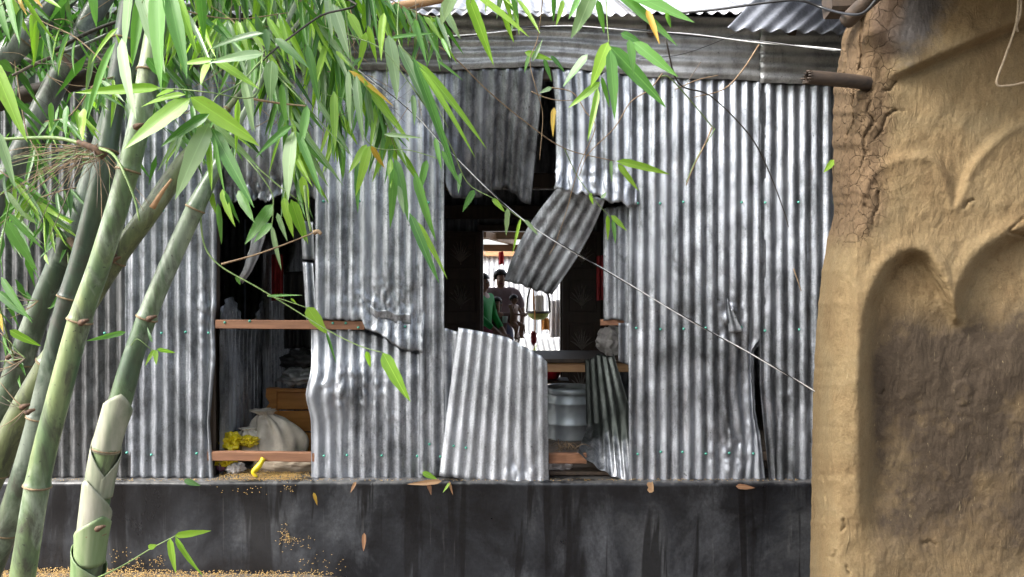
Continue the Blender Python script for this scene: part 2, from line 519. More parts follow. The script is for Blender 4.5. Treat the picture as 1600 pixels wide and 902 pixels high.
def culm_mat(name, c0, c1, c2, bloom=0.35):
    m, nt, b = mat(name)
    v = coords(nt)
    n1 = noise(nt, coords(nt, (9, 9, 2.2)), 1.0, 4, 0.55, 0.5)
    n2 = noise(nt, v, 40, 4, 0.65)
    n3 = noise(nt, coords(nt, (5, 5, 3)), 1.0, 5, 0.6, 0.8)
    c = ramp(nt, n1, [(0.32, c0), (0.5, c1), (0.68, c2)])
    bl = ramp(nt, n3, [(0.52, 0.0), (0.60, bloom)])
    c = mix(nt, c, (0.36, 0.40, 0.32), bl)
    fib = noise(nt, coords(nt, (90, 90, 6)), 1.0, 3, 0.6)
    c = mix(nt, c, ramp(nt, fib, [(0.3, 0.72), (0.7, 1.18)]), 0.7, 'MULTIPLY')
    dirt = ramp(nt, noise(nt, coords(nt, (14, 14, 5)), 1.0, 6, 0.7, 0.9), [(0.48, 0.0), (0.64, 0.85)])
    c = mix(nt, c, (0.05, 0.05, 0.036), dirt)
    sp = ramp(nt, noise(nt, v, 75, 2, 0.5), [(0.68, 0.0), (0.74, 0.75)])
    c = mix(nt, c, (0.03, 0.035, 0.025), sp)
    L(nt, c, b.inputs['Base Color'])
    L(nt, ramp(nt, n2, [(0.3, 0.28), (0.7, 0.5)]), b.inputs['Roughness'])
    bump(nt, b, n2, 0.22, 0.004)
    return m
M['culm_light'] = culm_mat('pale_green_culm', (0.055, 0.105, 0.052), (0.125, 0.18, 0.08), (0.27, 0.31, 0.13), 0.5)
M['culm_mid'] = culm_mat('mid_green_culm', (0.055, 0.095, 0.055), (0.10, 0.155, 0.075), (0.19, 0.25, 0.11), 0.5)
M['culm_dark'] = culm_mat('dark_green_culm', (0.028, 0.048, 0.034), (0.052, 0.080, 0.050), (0.10, 0.130, 0.07), 0.35)
M['culm_olive'] = culm_mat('olive_culm', (0.085, 0.11, 0.05), (0.14, 0.165, 0.07), (0.21, 0.23, 0.11))
M['culm_grey'] = culm_mat('grey_culm', (0.05, 0.06, 0.055), (0.10, 0.115, 0.10), (0.20, 0.215, 0.19), 0.4)
M['node'] = solid('node_ring_bark', (0.10, 0.065, 0.035), (0.30, 0.22, 0.12), 0.7, 60, bm_=0.3)
M['sheath'] = solid('papery_culm_sheath', (0.11, 0.145, 0.085), (0.27, 0.28, 0.20), 0.6, 1.0, (20, 20, 3), bm_=0.25, c2=(0.42, 0.40, 0.33))
M['sheath_green'] = solid('green_sheath', (0.08, 0.15, 0.05), (0.19, 0.26, 0.12), 0.5, 1.0, (20, 20, 3), bm_=0.2, c2=(0.33, 0.37, 0.23))
M['bark'] = solid('dry_bud_bark', (0.04, 0.022, 0.014), (0.14, 0.075, 0.04), 0.8, 70, bm_=0.6)
M['twig'] = solid('dry_twig', (0.16, 0.10, 0.055), (0.34, 0.24, 0.14), 0.7, 30, bm_=0.2)
M['twig_grey'] = solid('grey_dry_twig', (0.10, 0.075, 0.055), (0.20, 0.155, 0.12), 0.75, 30, bm_=0.2)
M['twig_green'] = solid('green_twig', (0.10, 0.18, 0.05), (0.22, 0.30, 0.10), 0.5, 30, bm_=0.1)
M['twig_black'] = solid('blackened_twig', (0.015, 0.013, 0.01), (0.05, 0.04, 0.03), 0.6, 30, bm_=0.1)
M['leaf_mid'] = leafmat('leaf_mid_green', (0.065, 0.185, 0.04), (0.15, 0.33, 0.08), 0.32, 0.42)
M['leaf_pale'] = leafmat('leaf_pale_waxy', (0.16, 0.27, 0.12), (0.31, 0.43, 0.24), 0.25, 0.3)
M['leaf_bright'] = leafmat('leaf_bright_yellow_green', (0.19, 0.37, 0.04), (0.33, 0.53, 0.075), 0.36, 0.45)
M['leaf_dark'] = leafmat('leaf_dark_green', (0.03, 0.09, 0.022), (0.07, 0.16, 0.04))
M['leaf_dry'] = leafmat('leaf_yellow_dry', (0.50, 0.30, 0.04), (0.62, 0.45, 0.07), 0.5, 0.35, (1.2, 1.0, 0.5))
M['leaf_brown'] = leafmat('leaf_brown_dead', (0.24, 0.12, 0.06), (0.38, 0.23, 0.12), 0.6, 0.2, (1.1, 0.9, 0.7))
M['cable_black'] = solid('black_cable', (0.012, 0.012, 0.013), (0.03, 0.03, 0.032), 0.3, 20, bm_=0)
M['cable_white'] = solid('white_cable', (0.50, 0.50, 0.50), (0.72, 0.72, 0.71), 0.35, 20, bm_=0)
M['rope'] = solid('old_rope', (0.22, 0.17, 0.11), (0.40, 0.32, 0.22), 0.8, 60, bm_=0.3)
M['sack'] = solid('cream_sack_cloth', (0.34, 0.29, 0.235), (0.62, 0.565, 0.49), 0.8, 7, bm_=0.4, bd=0.01)
M['sack_tan'] = solid('tan_sack_cloth', (0.22, 0.175, 0.125), (0.40, 0.33, 0.25), 0.85, 9, bm_=0.4, bd=0.01)
M['yellow'] = solid('yellow_plastic', (0.45, 0.33, 0.008), (0.70, 0.56, 0.015), 0.35, 12, bm_=0.2)
M['white_cloth'] = solid('white_cloth', (0.68, 0.66, 0.65), (0.82, 0.81, 0.80), 0.8, 7, bm_=0.2)
M['rice_sack'] = solid('white_woven_sack', (0.40, 0.37, 0.365), (0.66, 0.62, 0.61), 0.6, 7, bm_=0.3)
M['purple'] = solid('purple_cloth', (0.05, 0.014, 0.03), (0.11, 0.03, 0.06), 0.8, 12, bm_=0.2)
M['plastic_grey'] = solid('grey_plastic_sheet', (0.10, 0.10, 0.105), (0.26, 0.26, 0.27), 0.3, 6, bm_=0.4, bd=0.01)
M['black_cloth'] = solid('black_bundle', (0.008, 0.008, 0.009), (0.022, 0.02, 0.022), 0.6, 8, bm_=0.3)
M['red'] = solid('red_cloth', (0.42, 0.012, 0.02), (0.60, 0.03, 0.04), 0.7, 9, bm_=0.1)
M['dark_red'] = solid('dark_red_cloth', (0.20, 0.012, 0.014), (0.36, 0.03, 0.035), 0.8, 9, bm_=0.2)
M['red_plastic'] = solid('red_plastic', (0.62, 0.01, 0.03), (0.75, 0.03, 0.06), 0.3, 9, bm_=0)
M['drum'] = solid('grey_blue_drum', (0.42, 0.47, 0.49), (0.62, 0.67, 0.70), 0.4, 5, metal=0.3, bm_=0.1)
M['skin'] = solid('brown_skin', (0.27, 0.145, 0.095), (0.35, 0.20, 0.135), 0.5, 14, bm_=0.05)
M['hair'] = solid('black_hair', (0.006, 0.005, 0.005), (0.018, 0.015, 0.014), 0.45, 1.0, (60, 60, 8), bm_=0.3)
M['eye'] = solid('eye_white', (0.5, 0.48, 0.45), (0.6, 0.58, 0.55), 0.2, 5, bm_=0)
M['shirt'] = solid('mauve_brown_shirt', (0.24, 0.17, 0.18), (0.36, 0.27, 0.28), 0.85, 8, bm_=0.3, bd=0.01)
M['green_cloth'] = solid('green_sleeve', (0.01, 0.28, 0.05), (0.02, 0.42, 0.09), 0.7, 9, bm_=0.2, bd=0.01)
M['maroon'] = solid('maroon_dress', (0.13, 0.025, 0.045), (0.25, 0.05, 0.085), 0.8, 8, bm_=0.2, bd=0.01)
M['dark_dress'] = solid('dark_brown_dress', (0.10, 0.055, 0.05), (0.17, 0.10, 0.09), 0.8, 8, bm_=0.2, bd=0.01)
M['lungi'] = solid('checked_lungi', (0.08, 0.09, 0.15), (0.15, 0.16, 0.23), 0.85, 9, bm_=0.2)
M['basket'] = solid('green_yellow_basket', (0.20, 0.27, 0.05), (0.36, 0.40, 0.10), 0.6, 24, bm_=0.3)
M['frame_dark'] = solid('dark_hanger', (0.02, 0.015, 0.012), (0.05, 0.035, 0.03), 0.6, 12, bm_=0.1)
M['orange'] = solid('orange_cloth', (0.62, 0.22, 0.04), (0.75, 0.34, 0.09), 0.8, 8, bm_=0.1)
M['glass_cup'] = solid('pale_green_cup', (0.45, 0.60, 0.53), (0.6, 0.72, 0.65), 0.15, 8, bm_=0)

# ------------------------------------------------------------------ ground
def build_ground():
    xs = np.concatenate([[-60, -25, -12], np.linspace(-7, 7, 60), [12, 25, 60]])
    ys = np.concatenate([[-60, -25, -12], np.linspace(-6.5, 0.0, 40), [4.6, 6, 8, 12, 25, 60]])
    X, Y = np.meshgrid(xs, ys)
    Z = -0.14 * ss(-1.4, -0.3, X) + 0.035 * fbm(X * 1.4, Y * 1.4) * (Y < 1)
    Z = np.where(Y > 1, 0.30 - 0.0 * X, Z)
    v = np.stack([X, Y, Z], -1).reshape(-1, 3)
    o = obj('ground', v, grid_faces(len(ys) - 1, len(xs) - 1), M['ground'])
    tag(o, 'damp brown earth along the foot of the plinth', 'ground', kind='structure')
build_ground()

def courtyard():
    xs = np.linspace(-6, 7, 40); ys = np.linspace(4.55, 13, 30)
    X, Y = np.meshgrid(xs, ys)
    Z = 0.32 + 0.02 * fbm(X, Y)
    v = np.stack([X, Y, Z], -1).reshape(-1, 3)
    tag(obj('courtyard', v, grid_faces(29, 39), M['courtyard']), 'pale earth yard behind the house', 'yard', kind='structure')
courtyard()

# ------------------------------------------------------------------ the tin house
house = empty('tin_house', (0, 0.05, 0), 'grey corrugated tin house with torn front wall on a black plinth', 'house')
PITCH = 18.1

def gsheet(name, f, ncorr, rows, mt, parent, amp=0.0105, seg=8, ampf=None, phase=None, thick=0.0009):
    """a corrugated sheet: f(u, v) gives the middle surface, ridges run along v"""
    cols = max(4, int(round(ncorr * seg)))
    u, v = np.meshgrid(np.linspace(0, 1, cols + 1), np.linspace(0, 1, rows + 1))
    p = f(u, v)
    du = np.gradient(p, axis=1); dv = np.gradient(p, axis=0)
    n = np.cross(du, dv)
    n /= np.linalg.norm(n, axis=-1, keepdims=True) + 1e-12
    ph = phase(u, v) if phase else u * ncorr * 2 * np.pi
    a = amp if ampf is None else amp * ampf(u, v)
    p = p + n * (a * np.cos(ph))[..., None]
    o = obj(name, p.reshape(-1, 3), grid_faces(rows, cols), mt, parent)
    md = o.modifiers.new('thickness', 'SOLIDIFY'); md.thickness = thick; md.offset = 0
    return o

def interp(pts, x):
    pts = sorted(pts)
    return np.interp(x, [p[0] for p in pts], [p[1] for p in pts])

def screws(parent, spots):
    m = MB()
    for (px, py, Y) in spots:
        c = P(px, py, Y)
        v, f = lathe([(0.0001, -0.004), (0.0085, -0.004), (0.0085, 0.001), (0.0045, 0.002), (0.004, 0.006), (0.0001, 0.0065)], (0, 0, 0), 8)
        v = [Vector((c[0] + q.x, c[1] - q.z, c[2] + q.y)) for q in v]
        m.add(v, f)
    if m.v: m.build('screws', M['screw'], parent)['kind'] = 'stuff'

def wsheet(name, px0, px1, top, bot, mt, Y=0.0, deform=None, left=None, right=None, flat=None, srows=(), sstep=3, jag=1.2, label=None, sag=0.006):
    n = (px1 - px0) / PITCH
    sd = px0 * 0.37
    def f(u, v):
        nom = px0 + (px1 - px0) * u
        t = interp(top, nom) + jag * fbm(nom * 0.21 + sd, nom * 0 + 3.1, 2)
        b = interp(bot, nom) + jag * 1.6 * fbm(nom * 0.17 + sd, nom * 0 + 8.1, 3)
        py = t + (b - t) * v
        l = interp(left, py) if left else px0
        r = interp(right, py) if right else px1
        px = nom + (l - px0) * (1 - ss(0, .16, u)) + (r - px1) * ss(.86, 1, u)
        yy = Y + sag * 2 * fbm(px * 0.012 + sd, py * 0.012, 2) + 0.004 * fbm(px * 0.06, py * 0.05 + sd, 3)
        if deform is not None:
            ax, ay, az = deform(px, py)
            px = px + ax; py = py + ay; yy = yy + az
        return PN(px, py, yy)
    def ampf(u, v):
        a = 1.0 + 0.35 * fbm(u * n * 0.5 + sd, v * 7, 2)
        if flat is not None:
            nom = px0 + (px1 - px0) * u
            t = interp(top, nom); b = interp(bot, nom)
            a = a * flat(nom, t + (b - t) * v)
        return a
    hgt = max(q[1] for q in bot) - min(q[1] for q in top)
    o = gsheet(name, f, n, max(6, int(hgt / 4.5)), mt, house, ampf=ampf, phase=lambda u, v: 2 * np.pi * (px0 + (px1 - px0) * u) / PITCH)
    if label: o['label'] = label
    sp = []
    for py in srows:
        k0 = int(math.ceil((px0 + 4) / PITCH))
        px = (k0 + 0.0) * PITCH
        while px < px1 - 4:
            if rng.random() < 0.85: sp.append((px + rng.uniform(-1.5, 1.5), py + rng.uniform(-2, 2), Y - 0.0125))
            px += PITCH * rng.choice([2, 3, 3, 4] if sstep == 3 else [2, 2, 3])
    screws(o, sp)
    return o

def g2(px, py, cx, cy, rx, ry):
    return np.exp(-((px - cx) / rx) ** 2 - ((py - cy) / ry) ** 2)

def crumple(px, py, cx, cy, rx, ry, amp, fr=0.09, seed=0.0):
    return g2(px, py, cx, cy, rx, ry) * amp * 2.2 * (0.35 - np.abs(fbm(px * fr + seed, py * fr * 0.6 + seed, 3)))

# --- wall sheets left to right
wsheet('wall_sheet', -330, -140, [(-330, 90), (-140, 92)], [(-330, 748), (-140, 748)], M['tin_shaded'])
wsheet('wall_sheet', -150, 45, [(-150, 90), (45, 92)], [(-150, 746), (45, 746)], M['tin_shaded'], Y=-0.003, srows=(330, 520, 710))
wsheet('wall_sheet', 36, 205, [(36, 90), (205, 95)], [(36, 746), (205, 747)], M['tin_shaded'], Y=0.001, srows=(330, 520, 708))
wsheet('wall_sheet', 195, 339, [(195, 92), (339, 96)], [(195, 746), (339, 748)], M['tin_old'], Y=-0.004, srows=(330, 520, 709),
       right=[(90, 339), (300, 340), (480, 338), (505, 335), (560, 337), (660, 328), (748, 334)],
       deform=lambda px, py: (0 * px, 0 * px, 0.02 * ss(300, 340, px) * ss(250, 450, py) + crumple(px, py, 330, 500, 18, 60, 0.03, seed=3)))
# above the left hole
wsheet('wall_sheet', 331, 499, [(331, 96), (499, 100)],
       [(331, 318), (345, 322), (362, 314), (380, 318), (398, 308), (415, 312), (440, 306), (470, 314), (499, 310)], M['tin_old'], Y=0.004, jag=5,
       deform=lambda px, py: (0 * px, 0 * px, 0.07 * ss(200, 320, py) + crumple(px, py, 400, 300, 70, 30, 0.05, seed=8)), label='dull torn sheet above the left gap')
# the strip left hanging inside the left hole
gsheet('torn_strip', lambda u, v: PN(np.interp(v, [0, .45, .8, 1], [398, 391, 381, 370]) + u * np.interp(v, [0, .4, .8, 1], [22, 18, 13, 9]),
                                     np.interp(v, [0, 1], [345, 440]) + 5 * u + 4 * fbm(u * 3, v * 5),
                                     0.10 + 0.06 * v + 0.05 * u), 1.2, 16, M['tin_new'], house, amp=0.007)
gsheet('torn_strip', lambda u, v: PN(469 + 20 * u + 3 * v, np.interp(v, [0, 1], [345, 405]) + 2 * u, 0.05 + 0.01 * v), 1.3, 10, M['tin_old'], house)
gsheet('torn_strip', lambda u, v: PN(472 + 17 * u + 6 * v, np.interp(v, [0, 1], [409, 500]) + 2 * u, 0.045 - 0.02 * v), 1.2, 14, M['tin'], house)

# the sheet between the two holes: upper piece with the tear, lower piece pushed back
B_bot = [(492, 499), (566, 501), (569, 514), (590, 521), (602, 527), (615, 538), (628, 546), (660, 551), (664, 500), (700, 500)]
def b_def(px, py):
    z = crumple(px, py, 600, 480, 46, 45, 0.022, 0.12, seed=1.0) - 0.065 * ss(478, 550, py) * g2(px, py, 612, 535, 46, 50)
    z = z + crumple(px, py, 570, 410, 40, 50, 0.004, 0.12, seed=5)
    return 0 * px, 0 * px, z
wsheet('wall_sheet', 492, 664, [(492, 100), (664, 106)], B_bot, M['tin'], Y=-0.008, deform=b_def, srows=(316, 512), jag=2.0,
       flat=lambda px, py: 1 - 0.75 * g2(px, py, 595, 470, 45, 40), label='upper sheet between the holes, torn across above the batten')
wsheet('wall_sheet', 655, 694, [(655, 106), (694, 108)], [(655, 742), (694, 744)], M['tin'], Y=-0.004, srows=(316, 695), sag=0.003)
# the black crack at the tear
gsheet('torn_lip', lambda u, v: PN(578 + 64 * u, np.interp(u, [0, .2, .45, .62, 1], [478, 486, 484, 491, 490]) + v * np.interp(u, [0, .5, 1], [12, 14, 16]), -0.022 - 0.018 * (1 - v)), 3.5, 6, M['tin'], house, amp=0.006)
B2_top = [(482, 512), (560, 515), (600, 527), (628, 548), (664, 553)]
def b2_def(px, py):
    e = ss(566, 610, py) * (1 - ss(492, 560, px))
    z = 0.045 * (1 - ss(515, 600, py)) - 0.055 * g2(px, py, 482, 612, 60, 40) - 0.02 * g2(px, py, 540, 600, 30, 34)
    z = z + crumple(px, py, 540, 606, 55, 38, 0.024, 0.10, seed=12) + crumple(px, py, 580, 660, 60, 60, 0.004, 0.1, seed=2)
    dx = -9 * g2(px, py, 486, 618, 40, 26)
    return dx, 0 * px, z
wsheet('wall_sheet', 486, 664, B2_top, [(486, 750), (664, 749)], M['tin'], Y=0.006, deform=b2_def, srows=(712,), jag=2.0,
       flat=lambda px, py: 1 - 0.5 * g2(px, py, 550, 585, 50, 25), label='lower sheet between the holes with its left edge buckled forward')

wsheet('wall_sheet', 684, 722, [(684, 511), (700, 514), (722, 521)], [(684, 744), (722, 746)], M['tin'], Y=0.0, sag=0.003)
# the newer patch leaning over the middle hole
def patch(u, v):
    l = np.interp(v, [0, .5, 1], [716, 700, 686]); r = np.interp(v, [0, 1], [855, 858])
    px = l + (r - l) * u
    t = np.interp(u, [0, .3, .55, .8, .93, 1], [512, 519, 527, 546, 556, 566])
    b = np.interp(u, [0, .4, .75, .95, 1], [744, 752, 760, 755, 757]) + 1.5 * fbm(u * 20, u * 0, 2)
    py = t + (b - t) * v
    Y = -0.035 - 0.03 * (1 - v) * u - 0.006 * ss(0.8, 1.0, v) + 0.010 * fbm(u * 3, v * 4) + 0.016 * ss(.9, 1, u) + crumple(px, py, 815, 735, 26, 20, 0.03, seed=4) + crumple(px, py, 845, 560, 16, 30, 0.015, seed=6)
    return PN(px, py, Y)
o = gsheet('wall_sheet', patch, 9.0, 36, M['tin_new'], house, ampf=lambda u, v: 1.0 - 0.6 * ss(0.88, 1, u)); o['label'] = 'brighter patch sheet with a sloping top edge'
screws(o, [(709, 697, -0.05), (728, 700, -0.05), (688, 714, -0.05)])

# --- above the middle hole
def sheet_in(u, v):
    l = np.interp(v, [0, .5, 1], [688, 690, 697]); r = np.interp(v, [0, .35, 1], [850, 843, 829])
    px = l + (r - l) * u
    t = np.interp(u, [0, 1], [104, 106])
    b = np.interp(u, [0, .05, .25, .45, .62, .72, .82, .94, 1], [284, 308, 312, 306, 296, 294, 304, 320, 318]) + 2 * fbm(u * 14, u * 0)
    py = t + (b - t) * v
    Y = -0.002 + 0.30 * v ** 1.3 * ss(0.0, 0.35, u) + 0.05 * v * u + 0.012 * fbm(u * 3, v * 4)
    return PN(px, py, Y)
o = gsheet('wall_sheet', sheet_in, 8.5, 28, M['tin_old'], house); o['label'] = 'darker sheet pushed inward above the middle hole'
def sheet_h(u, v):
    px = np.interp(v, [0, .3, .8, 1], [862, 868, 869, 866]) * (1 - u) + 996 * u
    t = np.interp(u, [0, 1], [108, 116])
    b = np.interp(u, [0, .12, .22, .3, .42, .5, .62, .7, .8, .88, 1], [294, 299, 304, 300, 308, 304, 312, 318, 314, 322, 321]) + 6 * fbm(u * 18, u * 0, 2)
    py = t + (b - t) * v
    Y = -0.010 - 0.05 * ss(0.72, 1, v) * (1 - u * .4) + crumple(px, py, 920, 285, 70, 30, 0.030, 0.10, seed=7) + 0.02 * ss(.8, 1, u)
    return PN(px, py, Y)
o = gsheet('wall_sheet', sheet_h, 7.2, 40, M['tin'], house, ampf=lambda u, v: 1.0 - 0.45 * ss(.75, 1, v)); o['label'] = 'bright sheet with a ragged lower edge beside the hanging flap'
def flap(u, v):
    A, B_, C_, D_ = np.array((874, 290, -0.03)), np.array((946, 312, -0.02)), np.array((787, 438, 0.26)), np.array((862, 460, 0.22))
    a = A + (B_ - A) * u[..., None]; c = C_ + (D_ - C_) * u[..., None]
    w = v[..., None]
    q = a + (c - a) * w
    q[..., 0] += -10 * np.sin(np.pi * v) * (1 - u) + 9 * np.sin(np.pi * v) * u
    q[..., 1] += -2 * np.sin(np.pi * v) + 4 * fbm(u * 9, v * 0 + 2.2, 2) * ss(.8, 1, v)
    q[..., 2] += 0.05 * np.sin(np.pi * np.clip(v * 1.4, 0, 1)) * 0.3 + 0.012 * fbm(u * 2, v * 5) + 0.03 * (1 - ss(0, .25, u))
    return PN(q[..., 0], q[..., 1], q[..., 2])
o = gsheet('hanging_flap', flap, 5.2, 40, M['tin_old'], house, amp=0.0085, ampf=lambda u, v: (0.45 + 0.6 * ss(0, .22, v)) * (1 - 0.6 * np.exp(-((v - .27 - .25 * u) / .05) ** 2)) * (1 + .4 * fbm(u * 4, v * 6, 2))); o['label'] = 'torn flap of sheet folded down across the middle hole'

# --- right of the middle hole
wsheet('wall_sheet', 943, 990, [(943, 326), (990, 318)], [(943, 500), (958, 498), (975, 500), (976, 508), (990, 508)], M['tin_old'], Y=0.05, jag=2,
       deform=lambda px, py: (0 * px, 0 * px, 0.05 * ss(985, 945, px)))
wsheet('wall_sheet', 966, 994, [(966, 505), (994, 505)], [(966, 565), (994, 575)], M['tin_old'], Y=0.03)
def e_def(px, py):
    z = 0.055 * g2(px, py, 1180, 640, 36, 90) + 0.02 * g2(px, py, 1160, 580, 30, 40)
    z = z + crumple(px, py, 1142, 500, 20, 30, 0.035, 0.09, 2) - 0.02 * g2(px, py, 1146, 498, 10, 20)
    z = z + crumple(px, py, 1140, 700, 30, 40, 0.035, 0.08, 9) + crumple(px, py, 1165, 640, 30, 80, 0.010, 0.09, 4)
    dx = 9 * g2(px, py, 1150, 700, 30, 60)
    return dx, 0 * px, z
wsheet('wall_sheet', 982, 1197, [(982, 112), (1197, 126)], [(982, 752), (1120, 757), (1150, 752), (1197, 751)], M['tin'], Y=0.0, deform=e_def,
       right=[(110, 1197), (530, 1197), (548, 1178), (640, 1179), (700, 1189), (760, 1197)], srows=(317, 513, 708), sstep=2,
       flat=lambda px, py: 1 - 0.6 * g2(px, py, 1145, 500, 16, 24) - 0.5 * g2(px, py, 1150, 700, 30, 36))
gsheet('torn_lip', lambda u, v: PN(1136 + 22 * u * v + 3 * v, 470 + 52 * v - 4 * u, -0.016 - 0.018 * v * u), 1.4, 10, M['tin'], house, amp=0.005)
wsheet('wall_sheet', 1188, 1390, [(1188, 128), (1390, 134)], [(1188, 760), (1390, 760)], M['tin'], Y=-0.008, srows=(317, 517),
       left=[(110, 1188), (540, 1187), (600, 1187), (680, 1194), (760, 1202)],
       deform=lambda px, py: (0 * px, 0 * px, -0.03 * g2(px, py, 1194, 690, 16, 70) + crumple(px, py, 1225, 640, 20, 60, 0.008, 0.1, 1)))
wsheet('wall_sheet', 1380, 1590, [(1380, 130), (1590, 134)], [(1380, 760), (1590, 760)], M['tin_old'], Y=0.0)
wsheet('wall_sheet', 1580, 1760, [(1580, 130), (1760, 134)], [(1580, 760), (1760, 760)], M['tin_old'], Y=-0.004)
# the curled lower corner
def curl(v0, v1):
    def f(u, vv):
        v = v0 + (v1 - v0) * vv
        # u = 0 beside the sound sheet, 1 at the loose edge; three key rows from top to bottom
        A = (960 - 46 * u, 553 + 6 * u + 3 * np.sin(9 * u), 0.34 + 0.30 * u)
        B_ = (985 - 68 * u ** .9, 636 + 34 * u, 0.03 + 0.42 * u ** .8)
        C_ = (987 - 40 * u - 45 * u ** 2, np.interp(u, [0, .25, .5, .75, 1], [753, 751, 744, 730, 707]), -0.014 - 0.018 * u)
        w1 = np.clip(v / .5, 0, 1); w2 = ss(.5, 1.0, v) * .5 + np.clip((v - .5) / .5, 0, 1) * .5
        q = [a_ + (b_ - a_) * w1 for a_, b_ in zip(A, B_)]
        q = [a_ + (c_ - a_) * w2 for a_, c_ in zip(q, C_)]
        return PN(q[0], q[1], q[2] + 0.006 * fbm(u * 4, v * 6))
    return f
o = gsheet('curled_corner', curl(0, 1), 5.0, 60, M['tin_curl'], house, amp=0.0095, seg=14, ampf=lambda u, v: (0.85 + 0.45 * ss(.5, .85, v)) * (1 - .75 * ss(.86, 1, u)) * (1 - .5 * ss(.95, 1, v))); o['label'] = 'lower corner of the right sheet torn loose, algae-dark with painted room shade above and fanned out below'

# --- eave band of sheets laid sideways
def band(name, px0, px1, top, bot, Y, mt, n=5.5, tilt=0.02, label=None):
    def f(u, v):
        px = px0 + (px1 - px0) * v
        t = interp(top, px); b = interp(bot, px) + 1.6 * fbm(px * .05, px * 0 + px0, 3)
        py = t + (b - t) * u
        return PN(px, py, Y - tilt * (1 - u) + 0.012 * fbm(px * .012 + px0, u * 2, 3))
    o = gsheet(name, f, n, max(10, int((px1 - px0) / 9)), mt, house, amp=0.0075, seg=9)
    if label: o['label'] = label
    return o
band('eave_sheet', -330, 250, [(-330, 5), (250, 5)], [(-330, 100), (250, 103)], -0.03, M['tin_shaded_band'])
band('eave_sheet', 236, 706, [(236, 5), (706, 12)], [(236, 103), (706, 112)], -0.036, M['tin_shaded_band'])
band('eave_sheet', 690, 1193, [(690, 12), (1193, 30)], [(690, 110), (850, 103), (1000, 119), (1193, 127)], -0.030, M['tin_band'])
band('eave_sheet', 1188, 1400, [(1188, 40), (1400, 40)], [(1188, 130), (1400, 134)], -0.045, M['tin_band'], label='pale sideways sheet under the loose roof sheet')
band('eave_sheet', 1390, 1760, [(1390, 40), (1760, 40)], [(1390, 130), (1760, 134)], -0.035, M['tin_old'])

# --- roof
EZ = P(0, 22, -0.22)[2]
SL = math.tan(math.radians(27.0))
RY, BY = 2.15, 4.75          # ridge and back eave
def roof_sheet(x0, x1, y0, y1, z0, z1, mt, k, label=None, dy=0.0):
    def f(u, v):
        X = x0 + (x1 - x0) * u
        jit = dy
        Yv = y0 + (y1 - y0) * v + jit * (1 - v)
        Z = z0 + (z1 - z0) * v + 0.01 * fbm(X * 2 + k, Yv * 2, 2) + k
        return np.stack([X, Yv, Z], -1)
    o = gsheet('roof_sheet', f, (x1 - x0) / 0.076, 14, mt, house, seg=8, amp=0.010)
    if label: o['label'] = label
xs = np.linspace(-3.9, 3.9, 11)
for i in range(10):
    kk = 0.004 * (i % 2)
    roof_sheet(xs[i] - 0.03, xs[i + 1] + 0.03, -0.22, RY, EZ, EZ + (RY + 0.22) * SL, M['tin_roof'], kk, dy=[0.03, -0.02, 0.0, 0.02, -0.01][i % 5])
    roof_sheet(xs[i] - 0.03, xs[i + 1] + 0.03, RY - 0.02, BY, EZ + (RY + 0.22) * SL + 0.02, EZ + 0.05, M['tin_roof'], kk)
# the loose bluish sheet at the right
def loose(u, v):
    A = np.array(P(1136, 46, -0.46)); B_ = np.array(P(1330, 52, -0.46)); C_ = np.array(P(1215, -38, 0.15)); D_ = np.array(P(1440, -34, 0.15))
    a = A + (B_ - A) * u[..., None]; c = C_ + (D_ - C_) * u[..., None]
    return a + (c - a) * v[..., None]
gsheet('roof_sheet', loose, 7.2, 14, M['tin_blue'], house, amp=0.012, seg=10)['label'] = 'loose bluish sheet lying askew on the eave'

# --- side and back walls, partition, floor, plinth, timbers
def flatsheet(name, fx, n, mt, rows=10):
    return gsheet(name, fx, n, rows, mt, house, seg=6)
ZT = EZ - 0.03
FL = 0.585
for xx in (-3.75, 3.75):
    for k in range(4):
        y0 = 0.03 + k * 1.12
        flatsheet('side_sheet', lambda u, v, xx=xx, y0=y0: np.stack([xx + 0 * u, y0 + 1.14 * u, FL + (ZT + 1.1 - FL) * v], -1), 15, M['tin_old'])
BW = 3.0        # back wall depth
dl, dr = P(755, 0, BW)[0], P(875, 0, BW)[0]
dtop = P(0, 362, BW)[2]
for ki, (a, b) in enumerate(((-3.75, -2.85), (-2.92, -1.98), (-2.05, -1.1), (-1.17, dl - 0.03), (dr + 0.03, 1.4), (1.33, 2.25), (2.18, 3.05), (2.98, 3.75))):
    flatsheet('back_sheet', lambda u, v, a=a, b=b, ki=ki: np.stack([a + (b - a) * u, BW + 0.03 + 0.03 * (ki % 2) + 0 * u, FL - 0.02 + (ZT + 0.8 - FL) * v], -1), (b - a) / .076, M['tin_old'])
flatsheet('back_sheet', lambda u, v: np.stack([dl - 0.06 + (dr - dl + 0.12) * u, BW + 0.035 + 0 * u, dtop + 0.03 + (ZT + 0.8 - dtop) * v], -1), 10, M['tin_old'])
# partition running back from the left edge of the left hole
px_ = P(336, 0, 0)[0]
for k in range(3):
    y0 = 0.06 + k * 0.84
    h = (1.08, 1.55, 2.6)[k] if k < 2 else 2.8
    flatsheet('partition_sheet', lambda u, v, y0=y0, h=h: np.stack([px_ - 0.01 + 0.03 * fbm(u * 2, v * 2) , y0 + 0.86 * u, FL + h * v * (1 + 0.10 * np.sin(u * 7))], -1), 11, M['tin'], 14)

